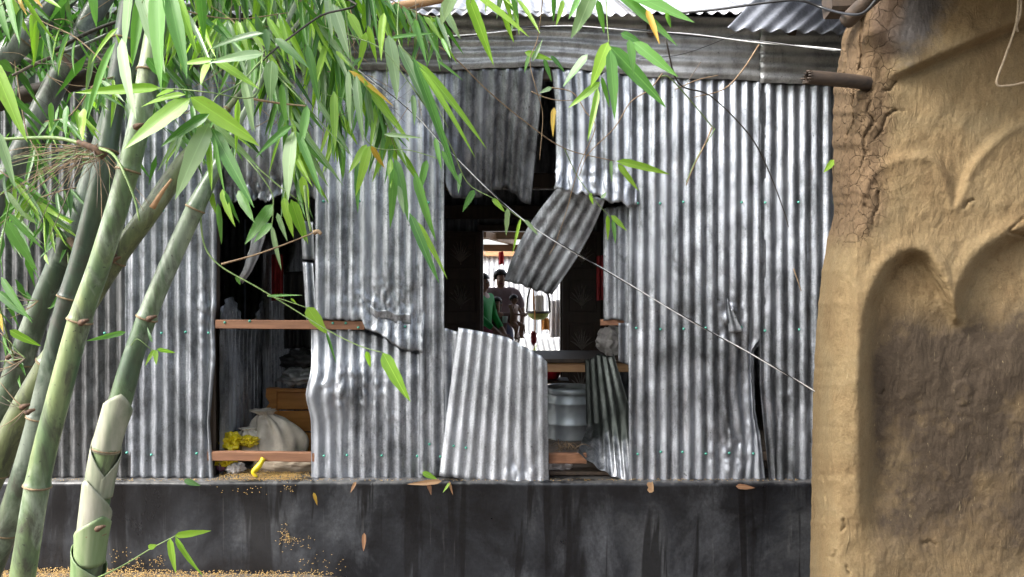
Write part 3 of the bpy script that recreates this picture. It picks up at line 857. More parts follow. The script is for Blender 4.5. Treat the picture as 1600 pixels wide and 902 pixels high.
def pl_block():
    x0, x1 = -3.95, 3.95
    n = 120
    prof = [(-0.085, -0.35), (-0.082, 0.2), (-0.078, FL - 0.035), (-0.085, FL - 0.022), (-0.078, FL - 0.008), (-0.055, FL), (0.0, FL + 0.002), (0.3, FL)]
    X = np.linspace(x0, x1, n + 1)
    v = []
    for (y, z) in prof:
        for i, x in enumerate(X):
            w = 0.006 * float(fbm(x * 3, z * 3 + y)) ; w2 = 0.006 * float(fbm(x * 2 + 9, 1.0)) - 0.006 * (x > 0)
            v.append((x, y + w * 1.3, z + (w2 if z > 0.3 else 0)))
    f = []
    for r in range(len(prof) - 1):
        for i in range(n):
            a = r * (n + 1) + i
            f.append((a, a + 1, a + n + 2, a + n + 1))
    obj('plinth', v, f, M['plinth'], house)
    vv, ff = boxm((x0, 0.29, -0.3), (x1, 4.5, FL + 0.003), 0.01)
    obj('floor', vv, ff, M['floor'], house, False)
pl_block()

def timber(name, a, b, w, h, mt, seg=1, wob=0.0, label=None, roll=0.0):
    v, f = beam(a, b, w, h, min(w, h) * 0.12, roll, seg, wob)
    o = obj(name, v, f, mt, house, False)
    if label: o['label'] = label
    return o
bt = timber('batten', PV(338, 506.5, 0.035), PV(570, 508.5, 0.012), 0.03, 0.058, M['batten'], 10, 0.0012, 'orange-brown batten across the left hole')
screws(bt, [(351, 504, 0.016), (390, 502, 0.014), (520, 505, 0.0), (540, 505, -0.002)])
timber('batten', PV(326, 712, 0.03), PV(500, 714, 0.03), 0.04, 0.062, M['batten'], 8, 0.0015, 'lower brown batten in the left hole')
timber('batten', PV(852, 716, 0.03), PV(916, 716, 0.03), 0.04, 0.068, M['batten'], 8, 0.0015, 'lower brown batten in the middle hole')
for py in (318, 508, 712):
    timber('batten', PV(992, py, 0.06), PV(1700, py, 0.06), 0.03, 0.06, M['wood_dark'])
    timber('batten', PV(-300, py, 0.035), PV(322, py, 0.035), 0.03, 0.06, M['wood_dark'])
timber('batten', PV(575, 712, 0.05), PV(690, 712, 0.05), 0.03, 0.06, M['wood_dark'])
timber('batten', PV(495, 318, 0.04), PV(690, 318, 0.04), 0.03, 0.06, M['wood_dark'])
timber('batten', PV(-300, 112, 0.05), PV(1740, 118, 0.05), 0.05, 0.09, M['wood_dark'])
timber('batten', PV(938, 504, 0.13), PV(985, 504, 0.10), 0.03, 0.04, M['batten'])
for px in (-320, 20, 330, 1000, 1330, 1700):
    timber('post', PV(px, 800, 0.12)[:2] + (FL - 0.02,) if False else (P(px, 0, 0.12)[0], 0.12, FL - 0.01), (P(px, 0, 0.12)[0], 0.12, ZT), 0.09, 0.09, M['wood_dark'])
# tie beams and inner posts seen as dark shapes through the hole
timber('tie_beam', (-3.7, 1.3, 2.72), (3.7, 1.3, 2.72), 0.10, 0.13, M['wood_dark'])
timber('tie_beam', (-3.7, BW - 0.12, 2.63), (3.7, BW - 0.12, 2.63), 0.10, 0.14, M['wood_dark'])
for xx in (-1.3, 0.95, 2.4):
    timber('post', (xx, BW - 0.12, FL), (xx, BW - 0.12, ZT + 0.5), 0.10, 0.10, M['wood_dark'])
for i, xx in enumerate(np.linspace(-3.6, 3.6, 9)):
    timber('rafter', (xx, -0.12, EZ - 0.06), (xx, RY, EZ - 0.06 + (RY + .12) * SL), 0.05, 0.08, M['wood_dark'])
    timber('rafter', (xx, BY - 0.1, EZ - 0.04), (xx, RY, EZ - 0.04 + (BY - .1 - RY) * SL * 0.9), 0.05, 0.08, M['wood_dark'])
# door frame and the two carved leaves, folded back against the wall inside
jz = FL
timber('door_jamb', (dl - 0.03, BW, jz), (dl - 0.03, BW, dtop), 0.06, 0.12, M['door'])
timber('door_jamb', (dr + 0.03, BW, jz), (dr + 0.03, BW, dtop), 0.06, 0.12, M['door'])
timber('door_lintel', (dl - 0.06, BW - 0.002, dtop + 0.035), (dr + 0.06, BW - 0.002, dtop + 0.035), 0.12, 0.07, M['door'])
def door_leaf(x0, x1, hinge, ang):
    z0, z1 = FL + 0.02, dtop - 0.01
    w = abs(x1 - x0)
    yb = BW - 0.10
    def T(p):      # leaf local x 0..w from hinge, thickness along -y
        c, s_ = math.cos(ang), math.sin(ang)
        sx = 1 if x1 > x0 else -1
        return Vector((x0 + sx * (p[0] * c), yb - p[0] * s_ + p[1], p[2]))
    v, f = boxm((0, -0.018, z0), (w, 0.018, z1), 0.003)
    leaf = obj('door_leaf', [T(p) for p in v], f, M['door'], house, False)
    n = 4
    hh = (z1 - z0) / n
    for k in range(n):
        a, b = z0 + k * hh + 0.06, z0 + (k + 1) * hh - 0.04
        m = MB()
        m.add(*[(lambda q: ([T(p) for p in q[0]], q[1]))(boxm((0.05, -0.03, z), (w - 0.05, -0.016, z + 0.022), 0.004)) for z in (a,)][0])
        for (lo, hi) in (((0.05, -0.03, b - 0.022), (w - 0.05, -0.016, b)), ((0.05, -0.029, a), (0.072, -0.016, b)), ((w - 0.072, -0.029, a), (w - 0.05, -0.016, b))):
            v, f = boxm(lo, hi, 0.004); m.add([T(p) for p in v], f)
        m.build('panel', M['door'], leaf, False)
        m = MB()
        cx, cz = w / 2, (a + b) / 2
        for j in range(9):       # a carved spray of leaves
            an = math.radians(-62 + j * 15.5)
            ln = 0.105 + 0.05 * math.cos(an)
            base = Vector((cx + 0.012 * math.sin(an), 0, cz - 0.10))
            pts = [base + Vector((math.sin(an) * ln * t * (0.35 + 0.65 * t), -0.022, math.cos(an) * ln * t * 1.45)) for t in (0, .3, .6, .85, 1)]
            v, f = tube(pts, [.003, .007, .009, .006, .001], 5); m.add([T(p) for p in v], f)
        v, f = tube([Vector((cx, -0.022, cz - 0.13)), Vector((cx, -0.022, cz + 0.05))], [.006, .004], 5); m.add([T(p) for p in v], f)
        m.build('carving', M['carving'], leaf)
door_leaf(dl - 0.02, dl - 0.02 - 0.42, 'l', math.radians(10))
door_leaf(dr + 0.02, dr + 0.02 + 0.40, 'r', math.radians(10))
# porch timbers and posts behind the house
for (za, yy) in ((370, 3.7), (389, 4.5)):
    zz = P(0, za, yy)[2]
    timber('purlin', (-2.2, yy, zz + 0.02), (2.4, yy, zz), 0.07, 0.085, M['pale_wood'])
for xx in (-0.32,):
    timber('post', (xx - 0.25, 4.5, 0.32), (xx - 0.25, 4.5, 2.7), 0.09, 0.09, M['wood_dark'])
timber('rafter', (P(757, 0, 3.5)[0], 3.2, P(0, 366, 3.2)[2]), (P(800, 0, 4.6)[0], 4.6, P(0, 378, 4.6)[2]), 0.06, 0.08, M['pale_wood'])

# ------------------------------------------------------------------ the mud house
mudh = empty('mud_house', (2.2, -1.4, -0.14), 'ochre mud plastered house wall with arched recesses at the right', 'house')
MY = -1.62
def seg_dist(px, py, pts):
    d = np.full(px.shape, 1e9)
    for (a, b) in zip(pts[:-1], pts[1:]):
        ax, ay = a; bx, by = b
        vx, vy = bx - ax, by - ay
        t = np.clip(((px - ax) * vx + (py - ay) * vy) / (vx * vx + vy * vy + 1e-9), 0, 1)
        d = np.minimum(d, np.hypot(px - ax - t * vx, py - ay - t * vy))
    return d
def inside(px, py, poly):
    c = np.zeros(px.shape, bool)
    n = len(poly)
    for i in range(n):
        x0, y0 = poly[i]; x1, y1 = poly[(i + 1) % n]
        cond = ((y0 > py) != (y1 > py)) & (px < (x1 - x0) * (py - y0) / (y1 - y0 + 1e-12) + x0)
        c ^= cond
    return c
def sdf(px, py, poly):
    d = seg_dist(px, py, poly + [poly[0]])
    return np.where(inside(px, py, poly), d, -d)
def smooth_pts(p): return [tuple(q) for q in spline(p, 5)]
ARCH = smooth_pts([(1354, 960), (1353, 700), (1354, 560), (1361, 490), (1377, 445), (1398, 414), (1422, 401), (1446, 406), (1464, 436), (1480, 470)]) + [(1494, 497)] + \
       smooth_pts([(1498, 480), (1508, 446), (1528, 412), (1562, 383), (1600, 367), (1700, 352)]) + [(1760, 350), (1760, 960)]
HOOD = smooth_pts([(1332, 960), (1333, 420), (1336, 330), (1346, 292), (1372, 260), (1420, 244), (1456, 246), (1476, 272), (1490, 322)]) + \
       smooth_pts([(1498, 312), (1518, 262), (1552, 222), (1600, 192), (1700, 172)]) + [(1760, 170), (1760, 960)]
def mud_wall():
    NR, NC = 400, 190
    py = np.linspace(-70, 985, NR + 1)[:, None] + np.zeros((1, NC + 1))
    s = np.linspace(0, 1, NC + 1)[None, :] ** 1.15 + np.zeros((NR + 1, 1))
    edge = interp([(-70, 1338), (0, 1333), (40, 1322), (90, 1311), (128, 1303), (200, 1300), (300, 1301), (340, 1303), (375, 1293), (420, 1285), (470, 1279), (540, 1274), (620, 1270), (760, 1268), (985, 1264)], py)
    edge = edge + 4 * fbm(py * 0.05, py * 0 + 2, 3) * ss(500, 200, py) + 1.2 * fbm(py * .12, py * 0, 2)
    px = edge + (1720 - edge) * s
    t = (px - edge)
    h = np.zeros(px.shape)
    # rounded corner
    h -= 0.36 * (1 - np.clip(t / 62, 0, 1)) ** 2.6
    # arches
    a = sdf(px, py, ARCH)
    fade = 1 - ss(770, 900, py - 0.45 * (px - 1400))
    h -= 0.085 * ss(-13, 15, a) * fade
    h += 0.022 * ss(10, 120, a) * fade
    h += 0.014 * np.exp(-((a + 16) / 12) ** 2) * fade
    hd = sdf(px, py, HOOD)
    h += 0.022 * ss(-9, 7, hd) * (1 - ss(520, 700, py))
    h += 0.010 * np.exp(-(hd / 9) ** 2) * (1 - ss(330, 420, py))
    # overhanging lip running up to the right
    ly = 124 - (px - 1385) * 0.44
    dd = py - ly
    wl_ = ss(1372, 1440, px)
    h += wl_ * 0.060 * ss(13, -5, dd) * (0.35 + 0.65 * np.exp(-np.clip(-dd, 0, 500) / 70))
    h -= wl_ * 0.016 * np.exp(-((dd - 10) / 11) ** 2)
    # relief
    h += 0.018 * fbm(px * .012, py * .012, 3) * ss(10, 70, t) + 0.006 * fbm(px * .06, py * .05, 4)
    rough = ss(90, 40, t) * ss(60, 140, py) * ss(460, 280, py) + 0.5 * ss(70, 30, t) * ss(60, 0, py)
    h += rough * 0.016 * fbm(px * .11, py * .075 + 4, 4)
    inn = ss(0, 40, a)
    h += inn * 0.006 * ss(480, 620, py) * (fbm(px * .03 + 3, py * .02, 4))
    st_a = px * .05 + 2.4 * fbm(px * .012, py * .012, 2)
    h += 0.0035 * np.abs(fbm(st_a * 2.4 + py * .02, py * .035 - px * .02, 3)) * ss(0, 30, t)          # strokes of the plastering hand
    flake = fbm(px * .03 + 7, py * .028 + 3, 3)
    h += inn * 0.0025 * ss(560, 640, py) * ss(.05, .12, flake)
    # cracks
    cr = [[(1326, 45), (1319, 70), (1324, 92), (1318, 116)], [(1350, 24), (1345, 60), (1347, 88), (1342, 110)], [(1338, 128), (1332, 160), (1336, 190), (1324, 210), (1320, 240)],
          [(1362, 150), (1356, 175), (1366, 190), (1350, 214), (1352, 240), (1344, 262)], [(1400, 172), (1384, 182), (1378, 204), (1366, 218)],
          [(1372, 300), (1374, 322), (1366, 334), (1364, 350)], [(1291, 770), (1292, 792), (1288, 812), (1290, 824)], [(1288, 742), (1287, 752)], [(1600, 340), (1585, 352), (1575, 362), (1600, 368)],
          [(1505, 326), (1512, 316), (1522, 312)], [(1310, 300), (1322, 320), (1316, 352)], [(1381, 610), (1377, 617)], [(1306, 862), (1302, 872), (1292, 868)], [(1322, 885), (1326, 897)],
          [(1400, 128), (1392, 140), (1380, 142)], [(1440, 850), (1452, 846), (1462, 850)], [(1318, 812), (1320, 822), (1314, 830)]]
    for _ in range(20):
        x, y = rng.uniform(1308, 1392), rng.uniform(135, 325)
        q = [(x, y)]
        ang = rng.uniform(0.6, 2.2)
        for k in range(rng.randint(2, 5)):
            ang += rng.uniform(-.9, .9)
            x += 8 * math.cos(ang); y += 9 * abs(math.sin(ang)); q.append((x, y))
        cr.append(q)
    for i, q in enumerate(cr):
        wd, dp = (2.6, 0.030) if i < 2 else ((1.6, 0.016) if i < 17 else (1.3, 0.006))
        h -= dp * np.exp(-(seg_dist(px + 3 * fbm(px * .2, py * .2, 2), py, q) / wd) ** 2)
    h -= 0.03 * g2(px, py, 1345, 140, 12, 5) + 0.02 * g2(px, py, 1358, 142, 6, 6)
    # a peeled flake
    h += 0.010 * ss(0.0, 0.3, g2(px, py, 1505, 612, 18, 24) - 0.4 + 0.3 * fbm(px * .1, py * .1))
    p = PN(px, py, MY - h)
    # returns: the back of the wall
    back = np.stack([(edge[:, :1] + 10 - 800) * SC(-0.92), np.full((NR + 1, 1), -0.92), CZ - (py[:, :1] - 451) * SC(-0.92)], -1)
    back2 = back + np.array([0.6, 0.02, 0.0])
    full = np.concatenate([back2, back, p], 1)
    o = obj('wall', full.reshape(-1, 3), grid_faces(NR, NC + 2), M['mud'], mudh)
    st = np.zeros((NR + 1, NC + 3, 4)); st[..., 3] = 1
    wob = 16 * fbm(px * .03, py * .02, 3)
    pat = fbm(px * .022 + 11, py * .017 + 5, 4)
    grey = ss(-4, 22, a) * ss(440, 580, py + 2.2 * wob) * (1 - ss(570, 640, py) * (0.30 - 0.55 * pat)) * (1 - 0.5 * ss(790, 900, py))
    st[:, 2:, 0] = grey
    soot = ss(1345, 1375, px + wob) * ss(1530, 1440, px + .4 * py + wob) * ss(125, 40, py + wob)
    st[:, 2:, 1] = soot
    st[:, 2:, 2] = ss(110, 50, t + wob) * ss(420, 330, py)
    at = o.data.color_attributes.new('stain', 'FLOAT_COLOR', 'POINT')
    at.data.foreach_set('color', st.reshape(-1))
mud_wall()
# the butt of a bamboo pole sticking out of the corner, hollow and broken
def mudpole():
    pts = [PV(1420, 138, -1.30), PV(1370, 133, -1.55), PV(1340, 128, -1.62), PV(1300, 124, -1.66), PV(1262, 120.5, -1.68)]
    m = MB()
    m.add(*tube(spline(pts, 4), 0.030, 14, False))
    v, f = tube(spline(pts, 4)[-6:], 0.022, 14, False); m.add(v, [q[::-1] for q in f])
    e = pts[-1]
    for k in range(14):
        w = 2 * math.pi * k / 14
        r = 0.026
        c = e + Vector((0, math.cos(w) * r, math.sin(w) * r))
        m.add(*tube([c + Vector((0.01, 0, 0)), c + Vector((-rng.uniform(0.002, 0.022), 0, 0))], [0.006, 0.003], 5))
    o = m.build('pole', M['pole'], mudh); o['label'] = 'charred bamboo pole end sticking out of the mud corner'
mudpole()
v, f = beam(PV(1292, 6, -1.5), PV(1345, 6, -1.5), 0.10, 0.11, 0.012, 0.2, 3, 0.004); obj('rafter_end', v, f, M['wood_dark'], mudh, False)
v, f = tube(spline([tuple(PV(1322, 34, -1.62)), tuple(PV(1345, 12, -1.7)), tuple(PV(1400, -40, -1.9))], 5), [0.035] * 11, 10); obj('rafter_end', v, f, M['wood_dark'], mudh)

# the rest of the mud house, to the right of the frame, with its tin roof
xr0 = P(1720, 0, MY)[0]
obj('wall', *boxm((xr0 - 0.02, MY + 0.03, -0.3), (7.5, MY + 0.6, 3.05), 0.02), M['mud'], mudh, False)
for i in range(8):
    x0 = 1.25 + i * 0.8
    def mr(u, v, x0=x0): return np.stack([x0 + 0.84 * u, -2.45 + 2.6 * v, 3.22 + 0.95 * v + 0.005 * (i % 2)], -1)
    gsheet('roof_sheet', mr, 11, 6, M['tin_roof'], mudh, seg=6)
# added house behind the camera, unseen, to darken the tin's reflections
nb = empty('added_house', (0, -9.6, -0.1), 'added tin house with a thatched roof, unseen behind the camera, darkening reflections', 'house')
obj('wall', *boxm((-6, -11.5, -0.3), (6.5, -9.2, 2.5), 0.03), M['tin_old'], nb, False)
v = [(-6.6, -8.5, 2.3), (7.1, -8.5, 2.3), (7.1, -10.5, 5.0), (-6.6, -10.5, 5.0), (-6.6, -12.3, 2.3), (7.1, -12.3, 2.3)]
o = obj('roof', v, [(0, 1, 2, 3), (3, 2, 5, 4)], M['thatch'], nb, False)
md = o.modifiers.new('t', 'SOLIDIFY'); md.thickness = 0.18
obj('door', *boxm((0.2, -9.24, -0.1), (1.1, -9.17, 1.9), 0.01), M['wood_dark'], nb, False)

# ------------------------------------------------------------------ bamboo
def unit_leaf(seed):
    r = random.Random(seed)
    n = 9
    droop = r.uniform(0.02, 0.16); tw = r.uniform(-0.5, 0.5); side = r.uniform(-0.06, 0.06)
    fold = r.uniform(0.25, 0.6)
    v = []; f = []
    for i in range(n + 1):
        t = i / n
        w = 0.5 * min(1.0, (t / 0.16) ** 0.65 if t < 0.16 else 1.0) * (1 - max(0, (t - 0.22) / 0.78) ** 2.1)
        w = max(w, 0.012)
        a = tw * t
        for s in (-1, -0.5, 0, 0.5, 1):
            y = s * w * (1 + 0.06 * math.sin(t * 17 + seed) * abs(s))
            z = abs(s) * w * fold
            yy = y * math.cos(a) - z * math.sin(a); zz = y * math.sin(a) * 0.12 + z * 0.12
            v.append((t, yy + side * t * t * 6 * 0.5, zz - droop * t * t))
        if i < n:
            for k in range(4):
                q = i * 5 + k
                f.append((q, q + 1, q + 6, q + 5))
    return v, f
LEAF = {}
def leaf_mesh(mt, k):
    key = (mt, k)
    if key not in LEAF:
        v, f = unit_leaf(k * 13 + 5)
        me = bpy.data.meshes.new('leaf')
        me.from_pydata(v, [], f)
        me.polygons.foreach_set('use_smooth', [True] * len(me.polygons))
        me.materials.append(M[mt]); me.update()
        LEAF[key] = me
    return LEAF[key]
NL = [0]
def leaf3(parent, a, b, w, mt, face=None, name='leaf'):
    """a leaf from base a to tip b, w wide"""
    a = Vector(a); b = Vector(b)
    d = b - a; ln = d.length
    if ln < 1e-4: return
    d.normalize()
    nrm = Vector(face) if face else Vector((0, -1, 0.25))
    nrm = nrm - d * nrm.dot(d)
    if nrm.length < 1e-3: nrm = Vector((1, 0, 0)) - d * d.x
    nrm.normalize()
    sd = nrm.cross(d)
    o = bpy.data.objects.new(name, leaf_mesh(mt, rng.randint(0, 6)))
    m = Matrix.Identity(4)
    for i in range(3):
        m[i][0] = d[i] * ln; m[i][1] = sd[i] * w; m[i][2] = nrm[i] * ln; m[i][3] = a[i]
    COL.objects.link(o)
    o.parent = parent
    if parent.name in WORLD: o.matrix_parent_inverse = WORLD[parent.name].inverted()
    o.matrix_local = m if parent.name not in WORLD else WORLD[parent.name].inverted() @ m
    if parent.name in WORLD: o.matrix_parent_inverse = Matrix.Identity(4)
    NL[0] += 1
    return o

def leafp(parent, x0, y0, x1, y1, w, mt, Y, dY=None):
    """leaf given by photograph pixels of base and tip"""
    if dY is None: dY = rng.uniform(-0.05, 0.05)
    face = (rng.uniform(-.45, .45), -1, rng.uniform(-0.1, 0.55))
    return leaf3(parent, PV(x0, y0, Y), PV(x1, y1, Y + dY), w * SC(Y) * 0.95, mt, face)

def culm(label, pts, mt, nodes, sheaths=False):
    """pts: (px, py, Y, width in px) from top to bottom; nodes: pixel rows of the joints"""
    path = spline(pts, 8)
    P3 = [PV(q[0], q[1], q[2]) for q in path]
    R = [max(0.004, q[3] * SC(q[2]) / 2) for q in path]
    rows = [q[1] for q in path]
    # down to the ground along the last direction
    d = (P3[-1] - P3[-6]).normalized()
    while P3[-1].z > -0.12 and len(P3) < 400:
        d2 = (d + Vector((0, 0, -0.05))).normalized(); d = d2
        P3.append(P3[-1] + d * 0.08); R.append(R[-1] * 1.003); rows.append(rows[-1] + 30)
    # dense resample with joints
    L_ = [0.0]
    for a, b in zip(P3[:-1], P3[1:]): L_.append(L_[-1] + (b - a).length)
    def at(s):
        s = min(max(s, 0), L_[-1] - 1e-6)
        i = int(np.searchsorted(L_, s, 'right')) - 1
        i = min(max(i, 0), len(P3) - 2)
        t = (s - L_[i]) / (L_[i + 1] - L_[i])
        return P3[i].lerp(P3[i + 1], t), R[i] + (R[i + 1] - R[i]) * t
    ns = [float(np.interp(y, rows, L_)) for y in sorted(nodes)]
    gap = (ns[-1] - ns[-2]) if len(ns) > 1 else 0.4
    s_ = ns[-1] + gap * 0.9
    while s_ < L_[-1]: ns.append(s_); s_ += gap * 0.85
    s_ = ns[0] - gap
    while s_ > 0: ns.insert(0, s_); s_ -= gap * 0.95
    ss_ = list(np.arange(0, L_[-1], 0.045))
    for n_ in ns: ss_ += [n_ - 0.014, n_ - 0.006, n_ - 0.002, n_ + 0.003, n_ + 0.008, n_ + 0.016]
    ss_ = sorted(x for x in ss_ if 0 <= x <= L_[-1])
    c = []; r = []
    for x in ss_:
        p, q = at(x)
        k = 1.0
        for n_ in ns:
            e = abs(x - n_)
            if e < 0.05: k += 0.085 * math.exp(-(e / 0.006) ** 2) + 0.03 * math.exp(-(e / 0.02) ** 2) 
        c.append(p); r.append(q * k)
    base = c[-1]
    root = empty('bamboo_culm', base, label, 'bamboo', 'bamboo culms at the left')
    v, f = tube(c, r, 16)
    obj('stem', v, f, M[mt], root)
    joints = []
    for n_ in ns:
        p, q = at(n_); p2, _ = at(n_ + 0.01)
        t = (p2 - p).normalized()
        pts_ = []
        a = t.cross(Vector((0, 1, 0))).normalized(); b = t.cross(a)
        m = MB()
        ring = []
        for k in range(18):
            w = 2 * math.pi * k / 18
            ring.append(p + (a * math.cos(w) + b * math.sin(w)) * q * 1.075 + t * 0.003)
        m.add(*tube(ring + [ring[0]], [0.0035] * 19, 6, False))
        m.build('node_ring', M['node'], root)
        joints.append((p, q, t))
    return root, at, joints, L_

CU = {}
def add_culm(key, *a): CU[key] = culm(*a)
add_culm('front', 'thick pale green bamboo culm nearest the camera, crossing in front of the others',
         [(900, -900, -1.9, 8), (620, -820, -2.1, 14.4), (400, -560, -2.4, 22.4), (300, -240, -2.6, 28), (252, 0, -2.66, 30.4), (212, 220, -2.7, 32), (160, 400, -2.7, 32.8), (125, 500, -2.7, 33.6), (92, 620, -2.7, 34.4), (62, 740, -2.7, 35.2), (35, 902, -2.7, 36.8)],
         'culm_light', [110, 265, 500, 758])
add_culm('dark', 'dark green bamboo culm just behind the thick pale one',
         [(700, -1000, -1.7, 8.6), (470, -800, -1.9, 15.5), (300, -420, -2.1, 24.1), (216, -60, -2.3, 29.2), (185, 120, -2.35, 30.1), (162, 260, -2.4, 31), (128, 400, -2.4, 31), (98, 500, -2.4, 31.8), (60, 660, -2.4, 34.4), (22, 790, -2.4, 36.1), (-20, 900, -2.4, 37.8)],
         'culm_dark', [235, 464, 652, 830])
add_culm('far', 'very dark bamboo culm leaning behind, leftmost of the crossing stems',
         [(520, -760, -1.4, 10.6), (360, -420, -1.6, 19.4), (240, -60, -1.9, 26.4), (190, 130, -2.0, 29.9), (140, 290, -2.05, 31.7), (105, 380, -2.1, 32.6), (60, 490, -2.1, 34.3), (28, 575, -2.1, 35.2), (-30, 730, -2.1, 37), (-90, 900, -2.1, 38.7)],
         'culm_dark', [130, 372, 565])
add_culm('olive', 'olive bamboo culm leaning far over to the right',
         [(620, -160, -1.7, 6), (480, 20, -1.95, 8), (360, 165, -2.2, 9), (312, 222, -2.23, 17), (282, 262, -2.25, 28.5), (228, 340, -2.3, 30.4), (180, 405, -2.3, 31.3), (110, 515, -2.3, 34), (45, 625, -2.3, 38.6), (-10, 735, -2.3, 41.4), (-80, 880, -2.3, 42.3)],
         'culm_olive', [170, 405, 568, 735])
add_culm('sheath', 'bamboo culm wrapped in papery sheaths at its foot, rightmost of the stems',
         [(520, -140, -2.1, 6), (430, 80, -2.35, 8), (372, 195, -2.44, 10), (338, 262, -2.48, 18), (312, 312, -2.5, 26), (275, 390, -2.5, 28), (240, 470, -2.5, 28), (212, 545, -2.5, 30), (190, 620, -2.5, 34), (166, 700, -2.5, 38), (148, 800, -2.5, 40), (136, 902, -2.5, 42)],
         'culm_mid', [160, 325, 496, 700, 830])
add_culm('grey_a', 'grey weathered bamboo stem at the upper left, furthest left',
         [(330, -300, -1.0, 24), (200, -120, -1.15, 30), (76, 22, -1.3, 34), (20, 78, -1.35, 36), (-60, 170, -1.4, 38), (-190, 340, -1.5, 40), (-300, 560, -1.5, 42)], 'culm_grey', [62, 240])
add_culm('grey_b', 'grey weathered bamboo stem at the upper left behind the brown dead pole',
         [(340, -330, -1.0, 24), (230, -120, -1.15, 28), (152, 10, -1.25, 31), (118, 76, -1.3, 32), (85, 135, -1.3, 33), (40, 225, -1.35, 34), (-20, 350, -1.4, 36), (-110, 560, -1.4, 38)], 'culm_grey', [88, 300])

# sheaths on the young culm
def sheath_wrap(key, s0, s1, flare, mt, point, seed):
    root, at, joints, LL = CU[key]
    m = MB(); n = 20; rows = 12
    V = []
    for i in range(rows + 1):
        t = i / rows
        for k in range(n + 1):
            w = -math.pi * 1.05 + 2.1 * math.pi * k / n
            lim = s1 - (s1 - s0) * (1 - (abs(w) / (math.pi * 1.05)) ** 1.2 * point)      # higher in the middle
            s = s1 + (lim - s1) * t
            p, q = at(s); p2, _ = at(s + 0.01)
            tt = (p2 - p).normalized()
            a = tt.cross(Vector((0, 1, 0))).normalized(); b = tt.cross(a)
            ww = w + seed
            rr = q * (1.045 + flare * t * t + 0.03 * math.sin(5 * w + seed))
            V.append(p + (a * math.cos(ww) + b * math.sin(ww)) * rr)
    o = obj('sheath', V, grid_faces(rows, n), M[mt], root)
    md = o.modifiers.new('t', 'SOLIDIFY'); md.thickness = 0.002
def s_at(key, row):
    root, at, joints, LL = CU[key]
    best = min(np.arange(0, LL[-1], 0.005), key=lambda s: abs(451 - (at(s)[0].z - CZ) / SC(at(s)[0].y) - row))
    return float(best)
for (r0, r1, fl, mt, pt, sd_) in ((612, 705, 0.16, 'sheath', 0.75, 1.2), (668, 775, 0.10, 'sheath', 0.7, 4.0), (745, 845, 0.14, 'sheath', 0.8, 2.0), (800, 880, 0.16, 'sheath_green', 0.8, 0.6), (850, 930, 0.2, 'sheath_green', 0.7, 3.3)):
    sheath_wrap('sheath', s_at('sheath', r0), s_at('sheath', r1), fl, mt, pt, sd_)
# the young shoot with pointed sheath blades on it
sroot = CU['sheath'][0]
for (x0, y0, x1, y1, w, mt) in ((196, 566, 214, 446, 22, 'leaf_pale'), (192, 570, 200, 486, 26, 'leaf_mid'), (206, 570, 222, 520, 20, 'leaf_pale'), (186, 575, 176, 535, 16, 'leaf_mid'), (200, 572, 212, 556, 18, 'leaf_mid'),
                                (170, 690, 150, 770, 16, 'leaf_pale'), (186, 640, 196, 606, 14, 'leaf_brown'), (160, 640, 176, 610, 16, 'leaf_brown'), (142, 770, 152, 735, 14, 'leaf_bright')):
    leafp(sroot, x0, y0, x1, y1, w, mt, -2.58, 0.0)

# the clump goes on to the left of the frame: more culms with full crowns that shade the wall
def far_culm(x, y, lean, h, n, label):
    root = empty('bamboo_culm', (x, y, 0), label, 'bamboo', 'bamboo culms at the left')
    pts = [Vector((x, y, -.1)), Vector((x + lean * .1, y + .05, h * .4)), Vector((x + lean * .4, y + .1, h * .75)), Vector((x + lean, y + .2, h)), Vector((x + lean * 1.7, y + .3, h * 1.05))]
    q = [Vector(a) for a in spline([tuple(p) for p in pts], 6)]
    obj('stem', *tube(q, [.042 - .034 * i / len(q) for i in range(len(q))], 10), M['culm_mid'], root)
    V = []; F = []
    for _ in range(n):
        b = q[int((0.42 + 0.56 * rng.random() ** .8) * (len(q) - 1))]
        c = b + Vector((rng.gauss(0, .42), rng.gauss(0, .42), rng.gauss(-.15, .38)))
        d = Vector((rng.gauss(0, .6), rng.gauss(0, .6), -1)).normalized(); e = d.cross(Vector((rng.gauss(0, 1), rng.gauss(0, 1), .3))).normalized()
        ln = rng.uniform(.15, .26); w = ln * .075; k = len(V)
        V += [c, c + d * ln * .3 + e * w, c + d * ln * .3 - e * w, c + d * ln]
        F += [(k, k + 2, k + 3, k + 1)]
    o = obj('foliage', V, F, M['leaf_mid'], root, False); o['kind'] = 'stuff'
for i, (x, y, ln_, h, n_) in enumerate(((-2.9, -1.3, 1.0, 4.4, 1200), (-3.3, -2.4, .9, 4.6, 1200), (-2.7, -2.9, .8, 4.9, 1300), (-3.7, -.8, 1.2, 4.2, 1200), (-3.9, -3.3, .7, 5.0, 1300), (-4.3, -1.8, .8, 4.6, 1300))):
    far_culm(x, y, ln_, h, n_, 'leafy bamboo culm of the clump beyond the left edge of the view')

# branches and leaves -----------------------------------------------------------------
def branch(key, pts, r=0.003, mt='twig', name='branch', taper=0.5, per=5):
    root = CU[key][0]
    q = spline(pts, per)
    n = len(q)
    v, f = tube([PV(*p) for p in q], [r * (1 - (1 - taper) * i / (n - 1)) for i in range(n)], 6)
    return obj(name, v, f, M[mt], root), q

